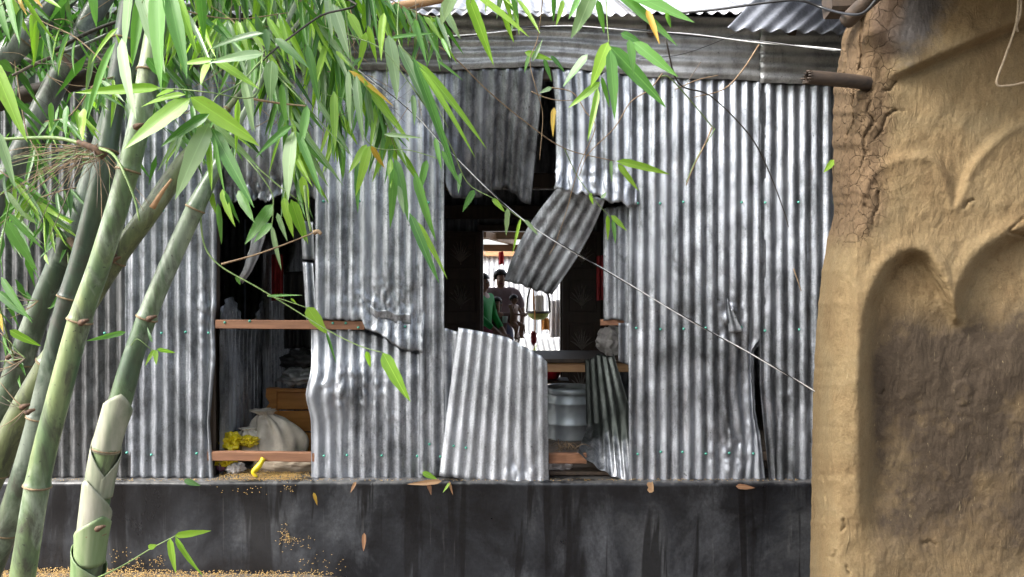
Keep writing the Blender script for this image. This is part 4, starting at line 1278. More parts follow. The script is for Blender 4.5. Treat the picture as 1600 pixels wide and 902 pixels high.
def tuft(br, px, py, Y, n, mats, lo=70, hi=140, wlo=9, whi=17, lean=0.15, spread=0.6):
    for k in range(n):
        ang = math.pi / 2 - lean + rng.uniform(-spread, spread)
        ln = rng.uniform(lo, hi)
        x1 = px + math.cos(ang) * ln; y1 = py + math.sin(ang) * ln
        w = rng.uniform(wlo, whi) * (0.62 + 0.28 * ln / hi)
        fc = (rng.uniform(-.9, .9), -1, rng.uniform(-.2, .8))
        Y1 = Y + rng.uniform(-.12, .12)
        leaf3(br, PV(px + rng.uniform(-3, 3), py + rng.uniform(-3, 3), Y), PV(x1, y1, Y1), w * SC(Y), rng.choice(mats), fc)

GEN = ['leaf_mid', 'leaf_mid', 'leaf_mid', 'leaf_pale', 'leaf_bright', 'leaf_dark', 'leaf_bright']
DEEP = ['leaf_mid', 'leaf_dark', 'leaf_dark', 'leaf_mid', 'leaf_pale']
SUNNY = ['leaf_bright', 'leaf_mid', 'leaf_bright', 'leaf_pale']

def leafy(key, pts, n, per, mats, r=0.003, mt='twig', lean=0.15, **kw):
    n = int(n * 2.1 + .5)
    br, q = branch(key, pts, r, mt)
    for k in range(n):
        i = int((k + rng.uniform(0.2, 0.9)) / n * (len(q) - 1))
        p = q[i]
        tuft(br, p[0], p[1], p[2], rng.randint(max(1, per - 1), per + 1), mats, lean=lean, **kw)
    return br

# masses behind, then nearer sprays
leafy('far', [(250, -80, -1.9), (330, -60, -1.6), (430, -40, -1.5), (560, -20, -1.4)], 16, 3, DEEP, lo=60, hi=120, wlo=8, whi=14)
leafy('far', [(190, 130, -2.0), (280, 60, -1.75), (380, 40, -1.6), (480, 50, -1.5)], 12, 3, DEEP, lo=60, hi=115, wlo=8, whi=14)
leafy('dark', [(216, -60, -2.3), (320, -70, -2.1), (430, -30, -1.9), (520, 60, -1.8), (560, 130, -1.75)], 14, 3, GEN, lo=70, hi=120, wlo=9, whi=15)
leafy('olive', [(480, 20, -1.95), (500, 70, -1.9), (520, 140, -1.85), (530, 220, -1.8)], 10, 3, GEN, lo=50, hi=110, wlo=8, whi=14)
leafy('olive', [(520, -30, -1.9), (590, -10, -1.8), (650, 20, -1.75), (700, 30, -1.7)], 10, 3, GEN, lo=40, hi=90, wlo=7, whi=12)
leafy('sheath', [(430, 80, -2.35), (450, 150, -2.3), (460, 210, -2.25), (455, 260, -2.2)], 8, 3, GEN, lo=55, hi=110, wlo=8, whi=15)
leafy('sheath', [(420, 100, -2.37), (390, 60, -2.3), (360, 30, -2.2), (330, 10, -2.1)], 9, 3, GEN, lo=60, hi=110, wlo=9, whi=15)
leafy('sheath', [(470, 0, -2.2), (540, 90, -2.1), (590, 160, -2.0), (620, 240, -2.0)], 8, 3, GEN, lo=55, hi=100, wlo=8, whi=14)
leafy('front', [(400, -560, -2.4), (560, -300, -2.2), (680, -120, -2.1), (760, -40, -2.0), (820, 10, -2.0)], 9, 2, SUNNY, lo=40, hi=80, wlo=7, whi=12)
leafy('front', [(300, -240, -2.6), (380, -150, -2.4), (480, -70, -2.2), (600, -30, -2.1)], 14, 3, GEN, lo=70, hi=140, wlo=10, whi=17)
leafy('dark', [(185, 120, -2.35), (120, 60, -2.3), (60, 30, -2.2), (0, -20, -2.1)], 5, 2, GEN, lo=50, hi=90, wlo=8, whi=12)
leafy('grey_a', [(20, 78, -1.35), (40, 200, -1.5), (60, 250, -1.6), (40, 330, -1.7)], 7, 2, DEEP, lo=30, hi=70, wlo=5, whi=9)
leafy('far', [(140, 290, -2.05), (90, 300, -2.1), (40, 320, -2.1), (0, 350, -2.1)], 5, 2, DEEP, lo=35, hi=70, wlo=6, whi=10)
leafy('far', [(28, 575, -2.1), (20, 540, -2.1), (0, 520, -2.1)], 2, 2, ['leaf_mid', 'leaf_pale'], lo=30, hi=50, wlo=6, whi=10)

leafy('far', [(105, 380, -2.1), (70, 330, -2.2), (30, 290, -2.3), (-10, 260, -2.3)], 8, 3, GEN, lo=30, hi=70, wlo=6, whi=10, spread=1.1)
leafy('dark', [(185, 120, -2.35), (150, 130, -2.5), (110, 180, -2.5), (70, 190, -2.5)], 5, 3, SUNNY, lo=30, hi=65, wlo=6, whi=10, spread=1.0)
leafy('front', [(252, 0, -2.66), (300, 20, -2.6), (370, 30, -2.5), (450, 20, -2.4)], 8, 3, SUNNY, lo=60, hi=110, wlo=8, whi=14, spread=.8)
leafy('sheath', [(372, 195, -2.44), (330, 180, -2.3), (300, 190, -2.2), (270, 210, -2.2)], 5, 3, GEN, lo=40, hi=90, wlo=7, whi=12, spread=.8)
def spray(key, pts, leaves, Y, r=0.0028, mt='twig_green'):
    br, q = branch(key, pts, r, mt)
    for (x0, y0, x1, y1, w, m) in leaves:
        leafp(br, x0, y0, x1, y1, w, {'m': 'leaf_mid', 'p': 'leaf_pale', 'b': 'leaf_bright', 'd': 'leaf_dark', 'y': 'leaf_dry'}[m], Y + rng.uniform(-.04, .04))
    return br
# big pale leaves hanging in front of the stems
spray('front', [(300, -240, -2.6), (262, -120, -2.85), (235, -40, -2.95), (222, 5, -3.0)],
      [(205, -20, 190, 92, 27, 'p'), (222, -10, 205, 105, 20, 'm'), (218, -30, 256, 112, 30, 'p'), (248, -30, 246, 138, 34, 'm'), (190, 60, 203, 184, 21, 'p'), (262, -20, 292, 122, 26, 'm'),
       (272, -20, 311, 88, 15, 'b'), (312, -25, 320, 64, 16, 'm'), (184, 44, 135, 97, 10, 'b'), (180, 66, 120, 187, 14, 'm'), (143, -20, 149, 40, 14, 'm'), (206, 100, 178, 52, 10, 'b'), (230, 90, 262, 130, 18, 'm')], -2.98)
spray('dark', [(216, -60, -2.3), (120, -70, -2.7), (40, -30, -2.8), (0, 10, -2.85)],
      [(33, -12, 87, 71, 10, 'b'), (10, -20, 28, 66, 14, 'm'), (-6, -10, 8, 60, 14, 'm'), (-14, 92, 37, 217, 24, 'b'), (10, 140, 74, 202, 11, 'm'), (-4, 205, 26, 294, 15, 'p'), (30, -5, 38, 22, 7, 'y'), (50, -8, 66, 10, 7, 'y'), (70, -2, 92, 8, 8, 'b'), (0, 95, 22, 112, 18, 'd'), (80, 160, 82, 205, 10, 'm'), (105, 165, 100, 214, 14, 'm'), (130, 170, 128, 218, 20, 'b')], -2.85)
# bright spray across the stems
spray('sheath', [(430, 80, -2.35), (412, 80, -2.6), (408, 105, -2.75), (395, 152, -2.85), (330, 145, -2.9), (285, 140, -2.9), (245, 138, -2.9)],
      [(252, 138, 115, 144, 18, 'b'), (297, 154, 192, 232, 33, 'b'), (290, 148, 214, 161, 13, 'b'), (298, 152, 408, 224, 30, 'b'), (270, 140, 244, 150, 16, 'b')], -2.9)
spray('sheath', [(430, 80, -2.35), (408, 95, -2.6), (375, 130, -2.75), (340, 150, -2.8), (331, 170, -2.82), (329, 192, -2.84)],
      [(327, 193, 270, 308, 31, 'p'), (327, 178, 246, 228, 17, 'm'), (331, 200, 396, 322, 23, 'm'), (333, 192, 402, 262, 13, 'p'), (327, 213, 330, 298, 11, 'b'), (335, 215, 350, 305, 9, 'm'),
       (332, 93, 280, 101, 11, 'b'), (333, 92, 406, 137, 15, 'b'), (326, 96, 313, 130, 15, 'b'), (412, 84, 322, 92, 18, 'p'), (412, 52, 318, 68, 13, 'd'), (380, 123, 397, 205, 14, 'p'), (372, 155, 368, 240, 9, 'b'), (300, 165, 306, 210, 8, 'm')], -2.84)
spray('sheath', [(430, 80, -2.35), (415, 100, -2.5), (440, 125, -2.55), (478, 165, -2.55), (500, 190, -2.5), (545, 240, -2.5)],
      [(425, 95, 419, 157, 25, 'p'), (385, 125, 393, 205, 16, 'p'), (457, 196, 392, 245, 14, 'm'), (458, 206, 440, 310, 27, 'p'), (463, 205, 507, 305, 13, 'm'), (456, 186, 540, 288, 9, 'p'), (415, 45, 418, 86, 13, 'd'), (408, 60, 400, 20, 12, 'd'), (440, 130, 445, 200, 12, 'm'), (480, 165, 470, 240, 14, 'm'), (430, 60, 480, 100, 15, 'd')], -2.55)
spray('olive', [(480, 20, -1.95), (500, 40, -2.2), (560, 60, -2.3), (600, 80, -2.35), (640, 130, -2.35)],
      [(520, 6, 547, 88, 20, 'p'), (510, -15, 521, 62, 13, 'p'), (600, 20, 592, 91, 13, 'b'), (607, 55, 626, 153, 23, 'p'), (622, 70, 692, 214, 17, 'p'), (568, 125, 627, 199, 13, 'b'), (545, 110, 615, 162, 8, 'y'),
       (525, 80, 548, 102, 7, 'b'), (545, 110, 546, 207, 12, 'p'), (557, 118, 566, 218, 16, 'p'), (522, 143, 523, 235, 14, 'b'), (493, 153, 550, 243, 9, 'p'), (545, 20, 572, 66, 16, 'b'), (575, 40, 590, 98, 10, 'b'), (480, 70, 500, 160, 14, 'm'), (563, 90, 552, 105, 12, 'd'), (572, 50, 560, 108, 11, 'b')], -2.3)
spray('olive', [(620, -160, -1.7), (625, -40, -2.2), (622, 60, -2.4), (650, 100, -2.4), (700, 200, -2.4)],
      [(645, 88, 715, 280, 16, 'm'), (650, 95, 767, 224, 15, 'b'), (655, 105, 747, 238, 11, 'b'), (683, 95, 725, 125, 6, 'm'), (690, 10, 720, 60, 14, 'p'), (700, 0, 690, 40, 18, 'p'), (648, 30, 660, 70, 10, 'm'), (610, 60, 680, 50, 8, 'm')], -2.4)
spray('sheath', [(520, -140, -2.1), (545, 60, -2.2), (560, 170, -2.3), (580, 228, -2.3), (640, 235, -2.3), (690, 250, -2.3)],
      [(573, 226, 547, 270, 13, 'b'), (577, 228, 556, 304, 15, 'b'), (580, 228, 602, 264, 10, 'y'), (617, 248, 641, 345, 17, 'm'), (667, 250, 654, 305, 13, 'm'), (610, 248, 612, 294, 11, 'b'), (645, 148, 648, 196, 10, 'p'), (560, 252, 558, 333, 13, 'm'), (615, 262, 612, 358, 15, 'm'),
       (648, 270, 679, 378, 15, 'm'), (640, 333, 684, 442, 15, 'm'), (650, 345, 700, 436, 11, 'b'), (622, 290, 632, 335, 10, 'p'), (600, 210, 660, 215, 7, 'p'), (690, 235, 720, 290, 10, 'm'), (680, 215, 690, 265, 9, 'm')], -2.3)
spray('sheath', [(360, 220, -2.45), (400, 265, -2.5), (424, 300, -2.5), (427, 325, -2.5), (425, 352, -2.5)],
      [(427, 319, 384, 384, 23, 'm'), (425, 349, 395, 377, 13, 'm'), (425, 353, 436, 422, 9, 'p'), (433, 333, 449, 377, 9, 'p')], -2.5)
spray('sheath', [(400, 260, -2.5), (435, 290, -2.5), (455, 305, -2.5), (475, 320, -2.48)],
      [(443, 308, 456, 370, 14, 'b'), (455, 312, 476, 380, 17, 'b'), (462, 315, 482, 382, 9, 'b'), (372, 298, 398, 345, 18, 'm'), (347, 296, 363, 353, 13, 'b'), (340, 318, 348, 383, 9, 'm'), (330, 300, 336, 335, 10, 'b'), (352, 300, 372, 350, 9, 'm'), (472, 275, 484, 330, 16, 'b')], -2.5)
# long twigs over the left hole
spray('sheath', [(312, 312, -2.5), (282, 365, -2.55), (238, 330, -2.55)] [:1] + [(318, 378, -2.5), (342, 414, -2.5), (400, 448, -2.5), (450, 478, -2.5), (510, 515, -2.5), (560, 540, -2.5), (600, 552, -2.5)],
      [(598, 551, 638, 628, 22, 'b'), (572, 549, 581, 575, 9, 'b'), (370, 432, 374, 446, 8, 'm'), (510, 520, 526, 568, 5, 'm')], -2.5, 0.0032)
spray('sheath', [(418, 462, -2.5), (440, 468, -2.5), (462, 475, -2.5), (482, 482, -2.5)], [(480, 480, 509, 524, 21, 'b'), (418, 463, 472, 461, 5, 'm'), (455, 466, 464, 476, 6, 'b')], -2.5, 0.0024)
branch('sheath', [(346, 413, -2.5), (400, 398, -2.5), (450, 380, -2.5), (500, 360, -2.5)], 0.0034, 'twig')
branch('sheath', [(476, 290, -2.5), (480, 330, -2.5), (486, 362, -2.5)], 0.0055, 'twig_green', taper=0.8)
br_, _ = branch('sheath', [(490, 364, -2.5), (497, 362, -2.5), (502, 366, -2.5)], 0.008, 'twig', 'branch_knot', 0.7)
# hanging sprays in the upper middle
spray('front', [(620, -820, -2.1), (760, -420, -2.4), (740, -60, -2.5), (735, 5, -2.5)],
      [(730, -10, 772, 102, 19, 'b'), (738, -12, 829, 54, 14, 'b'), (785, 15, 802, 68, 9, 'b'), (708, -10, 692, 30, 21, 'p'), (800, -5, 812, 30, 8, 'm'), (650, 40, 668, 100, 9, 'm'), (690, 60, 705, 90, 7, 'm')], -2.5)
spray('front', [(900, -900, -1.9), (960, -500, -2.3), (945, -120, -2.55), (948, 20, -2.6), (952, 72, -2.6)],
      [(927, -15, 896, 62, 26, 'p'), (933, 0, 946, 53, 13, 'm'), (958, -14, 1062, 68, 24, 'm'), (975, -14, 1086, 32, 25, 'm'), (1010, 15, 1031, 66, 11, 'y'), (918, 85, 879, 135, 16, 'm'), (950, 66, 923, 134, 22, 'b'), (938, 128, 889, 170, 14, 'b'), (953, 78, 963, 185, 20, 'm'),
       (952, 72, 1042, 166, 24, 'm'), (983, 62, 993, 113, 15, 'm'), (990, 66, 1058, 118, 20, 'm'), (970, 52, 1005, 68, 14, 'm'), (934, 138, 920, 218, 11, 'b'), (940, 120, 953, 170, 8, 'm'), (880, 0, 870, 40, 9, 'b'), (865, -10, 866, 35, 8, 'm'), (1040, 20, 1050, 45, 8, 'm'), (905, -5, 890, 30, 10, 'm')], -2.6)
# the brown twig sweeping across the wall
spray('olive', [(620, -160, -1.7), (600, -20, -1.6), (640, 48, -1.5), (700, 82, -1.4), (760, 140, -1.3), (820, 190, -1.2), (882, 232, -1.1), (960, 252, -1.0)],
      [(963, 252, 1050, 270, 14, 'b'), (965, 256, 999, 299, 10, 'b'), (955, 250, 955, 285, 6, 'p')], -1.0, 0.0042, 'twig')
spray('front', [(900, -900, -1.9), (880, -300, -1.6), (850, -20, -1.5), (840, 60, -1.4), (828, 95, -1.4), (838, 140, -1.4), (848, 180, -1.3), (843, 250, -1.3)],
      [(820, 82, 864, 92, 11, 'b'), (860, 87, 885, 112, 9, 'm'), (862, 137, 843, 146, 8, 'p'), (866, 168, 862, 212, 9, 'y'), (828, 84, 818, 112, 7, 'm'), (850, 92, 862, 128, 8, 'm'), (832, 96, 848, 60, 7, 'p')], -1.4, 0.003, 'twig')
branch('olive', [(830, 143, -1.3), (850, 152, -1.3), (872, 157, -1.3), (895, 157, -1.3)], 0.003, 'twig')
branch('olive', [(862, 137, -1.3), (895, 145, -1.3), (915, 175, -1.3), (930, 200, -1.3), (905, 260, -1.2), (885, 330, -1.1), (868, 380, -1.0), (858, 398, -1.0)], 0.0028, 'twig')
spray('olive', [(882, 232, -1.1), (898, 268, -1.0), (912, 290, -1.0), (935, 320, -1.0), (956, 340, -1.0), (975, 350, -1.0)],
      [(921, 302, 928, 320, 9, 'b'), (949, 336, 951, 376, 8, 'b'), (955, 337, 980, 360, 10, 'b'), (957, 344, 964, 380, 8, 'm'), (940, 310, 948, 300, 7, 'p')], -1.0)
spray('olive', [(640, 130, -2.35), (700, 220, -2.2), (730, 285, -2.1), (770, 310, -2.1), (800, 332, -2.0), (840, 362, -2.0)],
      [(741, 297, 722, 330, 11, 'm'), (793, 325, 791, 370, 9, 'p'), (769, 310, 790, 330, 9, 'b'), (814, 341, 801, 397, 6, 'b'), (820, 344, 842, 367, 7, 'p'), (720, 270, 714, 300, 8, 'm')], -2.1)
# dry twigs at the upper right and on the stems
DT = [('front', [(1040, 60, -1.5), (1060, 130, -1.4), (1110, 150, -1.3), (1170, 210, -1.2), (1200, 265, -1.1), (1225, 330, -1.0), (1232, 355, -1.0)], 'twig_black', .0042),
      ('front', [(1186, 70, -0.9), (1160, 110, -0.95), (1130, 140, -1.0), (1085, 152, -1.1)], 'twig', .0045),
      ('front', [(1030, 120, -1.4), (1050, 125, -1.35), (1110, 195, -1.2), (1115, 205, -1.2), (1090, 245, -1.2), (1072, 285, -1.2)], 'twig_green', .0038),
      ('front', [(1112, 200, -1.2), (1104, 220, -1.2), (1085, 258, -1.2), (1072, 290, -1.2)], 'twig', .0045),
      ('front', [(1055, 140, -1.3), (1090, 125, -1.3), (1122, 118, -1.3)], 'twig', .003),
      ('front', [(1095, 97, -1.2), (1080, 120, -1.2), (1066, 142, -1.2)], 'twig_grey', .002),
      ('front', [(1035, 115, -1.4), (1015, 140, -1.4), (985, 160, -1.4), (960, 200, -1.4), (920, 240, -1.3), (905, 275, -1.2)], 'twig', .0032),
      ('front', [(1240, 420, -0.3), (1247, 440, -0.3), (1252, 455, -0.3)], 'twig', .004),
      ('dark', [(262, -60, -2.4), (430, 30, -2.5), (460, -5, -2.5)][:1] + [(545, 0, -2.45), (500, 25, -2.45), (445, 65, -2.5), (410, 95, -2.55), (380, 125, -2.6)], 'twig_black', .0042),
      ('olive', [(395, 155, -2.5), (440, 162, -2.5), (480, 166, -2.5)], 'twig', .0042),
      ('sheath', [(375, 10, -2.5), (378, 50, -2.5), (410, 70, -2.5), (412, 95, -2.55)], 'twig_black', .0038)]
for (k, p, m_, r_) in DT: branch(k, p, r_, m_, 'twig', 0.55)
root_spot = (155, 236)
branch('dark', [(160, 240, -2.62), (130, 226, -2.62), (90, 216, -2.6), (40, 216, -2.55), (0, 218, -2.5), (-40, 220, -2.5)], .0075, 'twig_green', 'side_branch', 0.5)
branch('dark', [(164, 245, -2.64), (150, 234, -2.65), (135, 227, -2.65), (122, 222, -2.64)], .015, 'bark', 'branch_knot', 0.5)
branch('dark', [(155, 232, -2.65), (175, 240, -2.68), (190, 262, -2.74), (210, 310, -2.75), (218, 345, -2.75)], .005, 'twig_green', 'side_branch', 0.5)
branch('far', [(110, 375, -2.15), (118, 385, -2.2), (122, 372, -2.2)], .014, 'bark', 'branch_knot', 0.6)
for (k, x, y, Y) in (('front', 132, 502, -2.74), ('olive', 182, 404, -2.34), ('olive', 176, 400, -2.34), ('sheath', 238, 496, -2.54), ('dark', 48, 642, -2.46), ('dark', 40, 634, -2.46), ('sheath', 158, 824, -2.56), ('far', 30, 560, -2.16), ('far', 18, 556, -2.16), ('far', 0, 822, -2.2), ('front', 218, 196, -2.74)):
    branch(k, [(x - 6, y + 3, Y), (x, y, Y - .01), (x + 7, y - 2, Y - .005)], .010, 'bark', 'bud', 0.35)
for _ in range(70):
    x, y = rng.uniform(120, 165), rng.uniform(225, 255)
    a = rng.uniform(2.2, 3.5) if rng.random() < .75 else rng.uniform(0.6, 2.2)
    ln = rng.uniform(40, 150)
    Y = -2.6 + rng.uniform(-.08, .08)
    x1, y1 = x + math.cos(a) * ln, y + abs(math.sin(a)) * ln
    branch('dark', [(x, y, Y), ((x + x1) / 2 + rng.uniform(-6, 6), (y + y1) / 2 - rng.uniform(0, 10), Y), (x1, y1, Y + rng.uniform(-.1, .1))], rng.uniform(.0009, .002), rng.choice(['twig', 'twig', 'twig_green', 'twig_grey']), 'twig', 0.4, 4)
for _ in range(110):
    x, y = rng.uniform(270, 660), rng.uniform(-10, 200)
    a = rng.uniform(0, 6.28); ln = rng.uniform(30, 120); Y = rng.uniform(-2.2, -1.5)
    x1, y1 = x + math.cos(a) * ln, y + math.sin(a) * ln
    branch(rng.choice(['olive', 'sheath']), [(x, y, Y), ((x + x1) / 2 + rng.uniform(-9, 9), (y + y1) / 2 + rng.uniform(-9, 9), Y), (x1, y1, Y + rng.uniform(-.1, .1))], rng.uniform(.0009, .0022), rng.choice(['twig', 'twig', 'twig_green', 'twig_grey']), 'twig', 0.4, 4)
for _ in range(26):
    x, y = rng.uniform(0, 130), rng.uniform(0, 130)
    a = rng.uniform(-.6, .9); ln = rng.uniform(30, 120); Y = rng.uniform(-2.0, -1.2)
    branch('grey_b', [(x, y, Y), (x + math.cos(a) * ln * .5, y + math.sin(a) * ln * .5 + rng.uniform(-8, 8), Y), (x + math.cos(a) * ln, y + math.sin(a) * ln, Y)], rng.uniform(.001, .0025), rng.choice(['twig_grey', 'twig', 'twig_black']), 'twig', 0.4, 4)
branch('grey_b', [(85, 80, -1.4), (130, 55, -1.4), (180, 35, -1.4), (240, 20, -1.4)], .011, 'twig_black', 'side_branch', 0.6)
branch('grey_b', [(98, 82, -1.42), (140, 66, -1.42), (170, 52, -1.42)], .008, 'culm_grey', 'side_branch', 0.8)
branch('grey_b', [(96, 84, -1.42), (60, 98, -1.5), (20, 118, -1.6)], .009, 'twig_grey', 'side_branch', 0.6)
branch('grey_b', [(92, 84, -1.44), (108, 100, -1.44), (120, 118, -1.44)], .013, 'bark', 'branch_knot', 0.5)
branch('grey_a', [(48, 66, -1.45), (60, 62, -1.45), (78, 58, -1.45)], .013, 'bark', 'branch_knot', 0.6)
for (k, x, y) in (('far', 60, 470), ('far', 40, 560), ('dark', 40, 640), ('far', 0, 620)):
    for _ in range(7):
        a = rng.uniform(2.3, 4.0); ln = rng.uniform(25, 70); Y = -2.35
        branch(k, [(x, y, Y), (x + math.cos(a) * ln * .5, y + math.sin(a) * ln * .5 + 3, Y), (x + math.cos(a) * ln, y + math.sin(a) * ln, Y)], rng.uniform(.0012, .0028), rng.choice(['twig', 'twig_green', 'twig_grey']), 'twig', 0.4, 4)
# leaves low on the left
spray('far', [(28, 575, -2.1), (10, 520, -2.3), (-5, 440, -2.4), (10, 340, -2.4), (20, 300, -2.4)],
      [(7, 343, 58, 423, 19, 'm'), (13, 333, 66, 389, 11, 'm'), (2, 433, 46, 502, 13, 'm'), (-3, 455, 44, 500, 15, 'm'), (15, 516, 62, 542, 13, 'b'), (70, 398, 75, 412, 7, 'b'), (12, 300, 40, 345, 10, 'p'), (30, 330, 60, 350, 8, 'p'), (0, 490, 4, 520, 8, 'y')], -2.4)
spray('far', [(105, 380, -2.1), (108, 440, -2.2), (100, 470, -2.2), (75, 482, -2.2)], [(109, 450, 76, 484, 13, 'm')], -2.2)
spray('sheath', [(205, 540, -2.56), (215, 530, -2.6), (235, 545, -2.6), (245, 548, -2.6)],
      [(197, 519, 135, 533, 9, 'm'), (245, 546, 275, 551, 7, 'b'), (243, 547, 223, 572, 9, 'b'), (243, 547, 245, 570, 8, 'b'), (238, 535, 228, 510, 5, 'm')], -2.6, .0016)
spray('sheath', [(148, 905, -2.55), (190, 885, -2.6), (235, 858, -2.6), (275, 837, -2.6)],
      [(273, 837, 330, 828, 12, 'b'), (266, 841, 271, 899, 13, 'b'), (274, 838, 314, 905, 10, 'b'), (232, 857, 244, 850, 10, 'b')], -2.6, .0026)
# the pale scar on the olive culm
branch('olive', [(238, 325, -2.36), (252, 302, -2.36), (268, 280, -2.35)], .011, 'pale_wood', 'split_scar', 0.35)

# dead brown bamboo pole lying across behind the stems
deadpole = obj('dead_pole', *tube([PV(*p) for p in spline([(-60, 180, -1.2), (25, 152, -1.2), (80, 138, -1.2), (130, 124, -1.2), (200, 98, -1.2), (300, 68, -1.2), (420, 40, -1.1), (520, 10, -1.0)], 6)],
               [0.042 + 0.002 * math.sin(i * 1.7) for i in range(43)], 12), M['pole'])
tag(deadpole, 'thick dead brown bamboo pole slanting behind the green stems', 'bamboo pole')
eavepole = obj('eave_pole', *tube([PV(*p) for p in spline([(430, 40, -0.5), (520, 26, -0.5), (600, 14, -0.5), (690, -2, -0.5), (800, -26, -0.5)], 6)], [0.027] * 25, 12), M['pale_wood'])
tag(eavepole, 'pale bamboo pole resting along the roof edge at the top', 'bamboo pole')

# ------------------------------------------------------------------ cables
def cable(label, pts, strands, r=0.0035, tw=0.006, turns=14):
    q = spline(pts, 12)
    c = [PV(*p) for p in q]
    e = empty('cable', c[0], label, 'cable')
    for j, m_ in enumerate(strands):
        pp = []
        for i, p in enumerate(c):
            w = turns * 2 * math.pi * i / len(c) + math.pi * j
            t = tw if len(strands) > 1 else 0
            pp.append(p + Vector((0, math.cos(w) * t, math.sin(w) * t)))
        obj('wire', *tube(pp, r, 6), M[m_], e)
cable('black and white twisted cable slanting down across the middle hole to the mud wall',
      [(560, 110, -1.3), (640, 172, -1.3), (700, 235, -1.3), (760, 293, -1.3), (830, 353, -1.3), (960, 431, -1.3), (1100, 513, -1.3), (1200, 568, -1.3), (1276, 614, -1.3)], ['cable_black', 'cable_white'], .0027, .0025, 6)
cable('thin black and white cable strung along the eave band', [(480, 60, -0.5), (700, 58, -0.5), (850, 42, -0.5), (1000, 48, -0.5), (1150, 62, -0.5), (1320, 80, -0.9)], ['cable_black', 'cable_white'], .0038, .004, 4)
cable('black cable sagging from the mud house corner over the loose roof sheet', [(1050, 22, -1.2), (1120, 15, -1.3), (1200, 4, -1.4), (1250, 1, -1.45), (1290, 14, -1.5), (1325, 22, -1.75), (1350, 20, -1.85), (1372, -4, -1.9)], ['cable_black'], .006)
cable('thin black wire drooping across the middle of the eave band', [(1000, 92, -0.4), (1060, 86, -0.4), (1110, 70, -0.4), (1160, 48, -0.4)], ['cable_black'], .0022)
rp = empty('hanging_rope', PV(1592, -20, -1.80), 'old fibre rope hanging in a loop on the mud wall', 'rope')
obj('strand', *tube([PV(*p) for p in spline([(1592, -30, -1.80), (1590, 20, -1.80), (1584, 50, -1.79), (1570, 90, -1.78), (1557, 130, -1.76), (1575, 134, -1.76), (1605, 128, -1.77)], 8)], .0045, 8), M['rope'], rp)
obj('strand', *tube([PV(*p) for p in spline([(1596, -30, -1.80), (1594, 20, -1.80), (1588, 40, -1.79), (1590, 50, -1.78)], 8)], .005, 8), M['rope'], rp)

# ------------------------------------------------------------------ things in the left hole
hb = empty('wooden_headboard', (P(450, 0, .75)[0], .75, FL), 'orange wooden headboard standing in the left hole', 'furniture')
def hbx(px0, px1, py0, py1, y0, y1, name):
    a = P(px0, py1, .75); b = P(px1, py0, .75)
    v, f = boxm((a[0], y0, a[2]), (b[0], y1, b[2]), .006); return obj(name, v, f, M['orange_wood'], hb, False)
for (a, b) in ((612, 640), (642, 674), (676, 708), (710, 745)): hbx(430, 500, a, b, .74, .76, 'board')
hbx(430, 500, 607, 613, .725, .775, 'rail')
def scallop():
    pts = [(416, 607), (432, 607), (432, 755), (414, 755), (414, 690), (421, 678), (414, 664), (420, 650), (414, 640), (421, 630), (415, 620)]
    v = [PV(x, y, .72) for x, y in pts] + [PV(x, y, .72) + Vector((0, .07, 0)) for x, y in pts]
    n = len(pts)
    f = [tuple(range(n))[::-1], tuple(range(n, 2 * n))] + [(i, (i + 1) % n, n + (i + 1) % n, n + i) for i in range(n)]
    obj('end_post', v, f, M['orange_wood'], hb, False)
scallop()
def tied_sack(cx, cy, z0, prof, folds, seed, lean=(0, 0), n=64):
    r_ = random.Random(seed); ph = [r_.uniform(0, 6.28) for _ in range(4)]
    V = []
    zt = prof[-1][1]
    for (r, z) in prof:
        t = z / zt
        for k in range(n):
            w = 2 * math.pi * k / n
            fo = folds * (0.22 + 0.8 * t * t) * (0.6 * math.sin(7 * w + ph[0] + 2 * t) + 0.4 * math.sin(11 * w + ph[1] - 3 * t) + 0.3 * math.sin(4 * w + ph[2]))
            lump = 0.22 * mnoise.noise(Vector((math.cos(w) * 1.3, math.sin(w) * 1.3, t * 2 + seed)))
            q = r * (1 + fo + lump)
            V.append(Vector((cx + q * math.cos(w) + lean[0] * t * t, cy + q * math.sin(w) * .85 + lean[1] * t, z0 + z)))
    F = []
    for i in range(len(prof) - 1):
        for k in range(n): F.append((i * n + k, i * n + (k + 1) % n, (i + 1) * n + (k + 1) % n, (i + 1) * n + k))
    return V, F
def dense(prof): return [tuple(q) for q in spline(prof, 4)]
c = P(436, 690, .42)
m = MB()
m.add(*tied_sack(c[0], .42, FL + .05, dense([(.001, .0), (.17, .01), (.20, .06), (.185, .13), (.15, .20), (.11, .255), (.07, .285), (.05, .30), (.075, .325), (.085, .33), (.04, .326), (.001, .32)]), .42, 3, (-.11, .0)))
m.add(*tied_sack(c[0] - .13, .34, FL + .07, dense([(.001, .0), (.10, .01), (.12, .06), (.10, .12), (.06, .17), (.04, .185), (.05, .20), (.001, .20)]), .34, 8, (-.06, -.02)))
tag(m.build('cloth_sack', M['sack']), 'cream cloth sack slumped with its mouth tied in the left hole', 'sack')
c = P(455, 728, .22)
v, f = blob((c[0], .22, c[2] + .01), (.24, .12, .075), 5, .22, 1.4, 9, .12, FL + .005)
tag(obj('tan_sack', v, f, M['sack_tan']), 'flat tan sack lying under the lower batten of the left hole', 'sack')
c = P(362, 690, .2)
v, f = blob((c[0], .2, c[2]), (.075, .07, .055), 4, .6, 1.9, 21, .25)
v2, f2 = blob((c[0] + .11, .22, c[2] + .0), (.055, .045, .03), 4, .6, 2.4, 27, .3)
m = MB(); m.add(v, f); m.add(v2, f2); m.add(*blob((c[0] - .02, .13, c[2] - .12), (.07, .05, .035), 4, .5, 3, 31, .5))
tag(m.build('yellow_bag', M['yellow'], None, False), 'crumpled yellow plastic bag at the left end of the lower batten', 'plastic bag')
